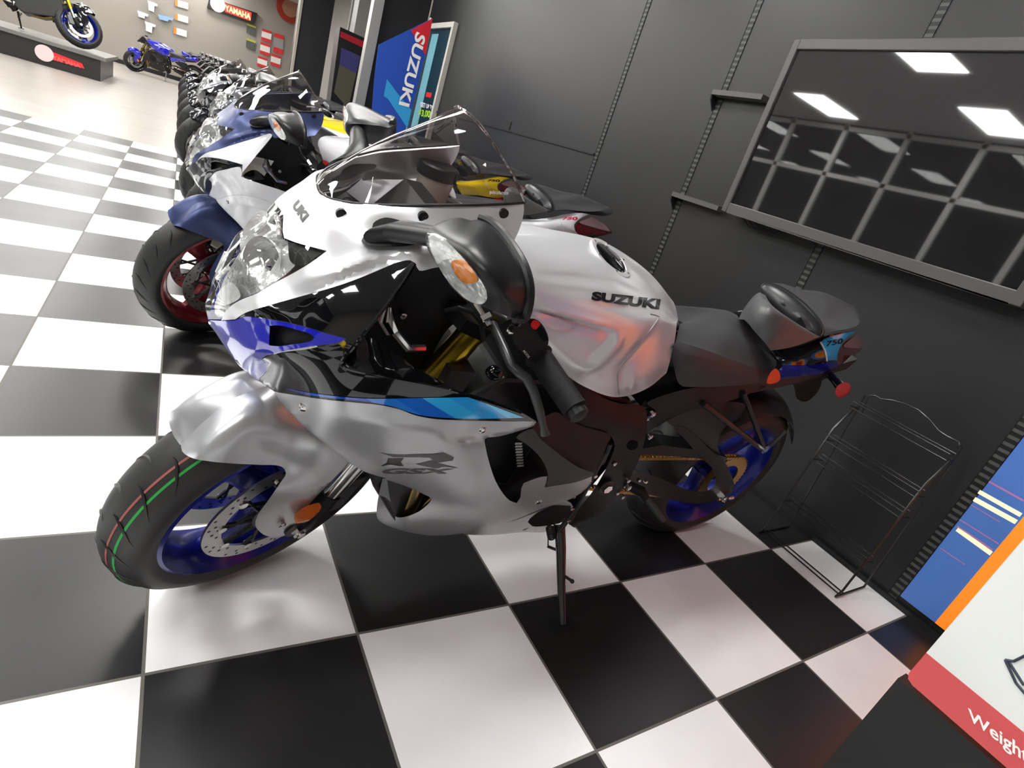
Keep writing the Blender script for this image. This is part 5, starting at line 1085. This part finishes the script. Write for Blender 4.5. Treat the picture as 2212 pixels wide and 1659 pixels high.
another(-.03, 1.38, 'white sport motorcycle with navy nose and fender and red wheels, second in the row',
        {'upper_fairing': P_NAVY, 'black_side_panel': P_WHITE, 'air_intake_scoop': P_BLK2, 'black_middle_panel': P_WHITE, 'lower_fairing': P_WHITE, 'belly_pan': P_WHITE, 'front_fender': P_NAVY, 'fuel_tank': P_WHITE, 'front_vane': P_WHITE, 'blue_wheel_paint': P_RIMRED,
         'tail_cowl': P_WHITE, 'tail_cowl_lower': P_WHITE, 'filler_ring': P_WHITE, 'capacity_lettering': P_REDL, 'scoop_lip': P_WHITE},
        ('blue_stripe', 'stripe_edge', 'cyan_band', 'green_line', 'red_line', 'badge', 'badge_foot', 'badge_lettering', 'cowl_lettering', 'orange_tag'))
NAKED = ('upper_fairing', 'windscreen', 'headlight', 'black_side_panel', 'air_intake_scoop', 'air_intake_mouth', 'scoop_lip', 'black_middle_panel', 'blue_stripe', 'stripe_edge', 'lower_fairing', 'belly_pan', 'dark_belly_cover', 'badge', 'badge_foot', 'badge_lettering', 'cowl_lettering', 'inner_fairing', 'inner_trim', 'cyan_band', 'green_line', 'red_line', 'orange_tag', 'air_intake_scoop')
another(.12, 2.5, 'yellow motorcycle half hidden behind the white one, third in the row',
        {'fuel_tank': P_YEL, 'front_vane': P_YEL, 'tail_cowl': P_YEL, 'tail_cowl_lower': P_YEL, 'front_fender': P_BLK2, 'filler_ring': P_YEL, 'blue_wheel_paint': P_RIMGREY, 'tank_grey_recess': P_YEL, 'lower_fairing': P_YEL, 'belly_pan': P_YEL, 'textured_grey_cover': P_BLK2}, [n for n in NAKED if n not in ('lower_fairing', 'belly_pan')])
for k, (dx, dy, m) in enumerate(((.10, 3.5, P_GREY), (.05, 5.3, P_PALE))):
    another(dx, dy, ['graphite sport motorcycle with a clear screen, behind the yellow one', 'black-wheeled pale sport motorcycle, behind the graphite one'][k],
            {'upper_fairing': m, 'black_side_panel': P_BLK2, 'air_intake_scoop': P_BLK2, 'black_middle_panel': P_BLK2, 'lower_fairing': m, 'belly_pan': m, 'front_fender': P_BLK2, 'fuel_tank': m, 'front_vane': m, 'blue_wheel_paint': P_BLK2, 'tail_cowl': m, 'tail_cowl_lower': m},
            ('blue_stripe', 'stripe_edge', 'cyan_band', 'green_line', 'red_line', 'badge', 'badge_foot', 'badge_lettering', 'cowl_lettering', 'orange_tag', 'tank_lettering'))
for k, (dx, dy, m, lb) in enumerate(((.05, 6.75, P_BRIGHT, 'unfaired motorcycle with a bright silver tank, first beyond the faired ones'), (.04, 7.9, P_BLK2, 'unfaired black motorcycle, second beyond the faired ones'),
                                 (.03, 9.6, P_BRIGHT, 'unfaired motorcycle with a silver tank, third beyond the faired ones'), (.02, 11.6, P_GREY, 'unfaired grey motorcycle, next to last of the row'), (.0, 13.8, P_BLK2, 'unfaired black motorcycle, farthest of the row'))):
    another(dx, dy, lb, {'fuel_tank': m, 'front_vane': m, 'tail_cowl': P_BLK2, 'tail_cowl_lower': P_BLK2, 'front_fender': P_BLK2, 'filler_ring': m, 'blue_wheel_paint': P_BLK2, 'gold_anodised': B_STEEL}, NAKED+('tank_lettering',))
# platform with a motorcycle on it, far left
pf = empty('display_platform', Matrix.Translation((-2.4, 13.6, 0)), 'low black display platform with a red lettered panel, far left', 'platform')
b = MB(); b.box((-4.6, 12.9, 0), (-1.3, 15.2, .36)); build('body', b, mat('platform_black', (.02, .018, .017), .35), pf, smooth=0)
build('top', MB().box((-4.65, 12.85, .36), (-1.22, 15.25, .42)), mat('platform_edge', (.16, .16, .15), .35), pf, smooth=0)
yq = 12.88
qp = lambda x, y, d=0: yplane(x, y, yq-d)
A = [qp(x, y) for x, y in ((103, 108), (177, 137), (182, 148), (106, 127))]
build('red_panel', MB().add(A, [(0, 1, 2, 3)]), mat('platform_red', (.55, .015, .02), .4, emit=(1, .02, .02), es=.25), pf, smooth=0)
c0 = qp(96, 115, .005); build('emblem', MB().lathe([(.0001, 0), (.13, 0), (.13, -.01), (.0001, -.01)], 24, 'y', tuple(c0), False), mat('platform_emblem', (.75, .6, .6), .4), pf)
build('lettering', decal_text('YAMAHA', [(114, 129), (174, 147), (173, 139), (113, 118)], lambda x, y: qp(x, y, .004), .03), mat('platform_lettering', (.75, .12, .12), .5), pf, smooth=0)
another(-1.66, 13.3, 'dark motorcycle with a blue-rimmed wheel standing on the black platform, far left',
        {'fuel_tank': P_BLK2, 'front_fender': P_BLK2, 'tail_cowl': P_WHITE, 'tail_cowl_lower': P_BLK2, 'filler_ring': P_BLK2, 'front_vane': P_BLK2}, NAKED+('tank_lettering',), group=None, flip=True, z=.445, scale=1.2)
another(-1.35, 19.3, 'blue dirt bike standing by the far wall to the right of the platform',
        {'fuel_tank': B_BLUE, 'front_fender': B_BLUE, 'front_vane': B_BLUE, 'tail_cowl': B_BLUE, 'tail_cowl_lower': B_BLUE, 'filler_ring': B_BLUE, 'subframe': B_BLUE, 'textured_grey_cover': B_BLUE, 'blue_wheel_paint': P_BLK2}, NAKED+('tank_lettering', 'mirror'), group=None)
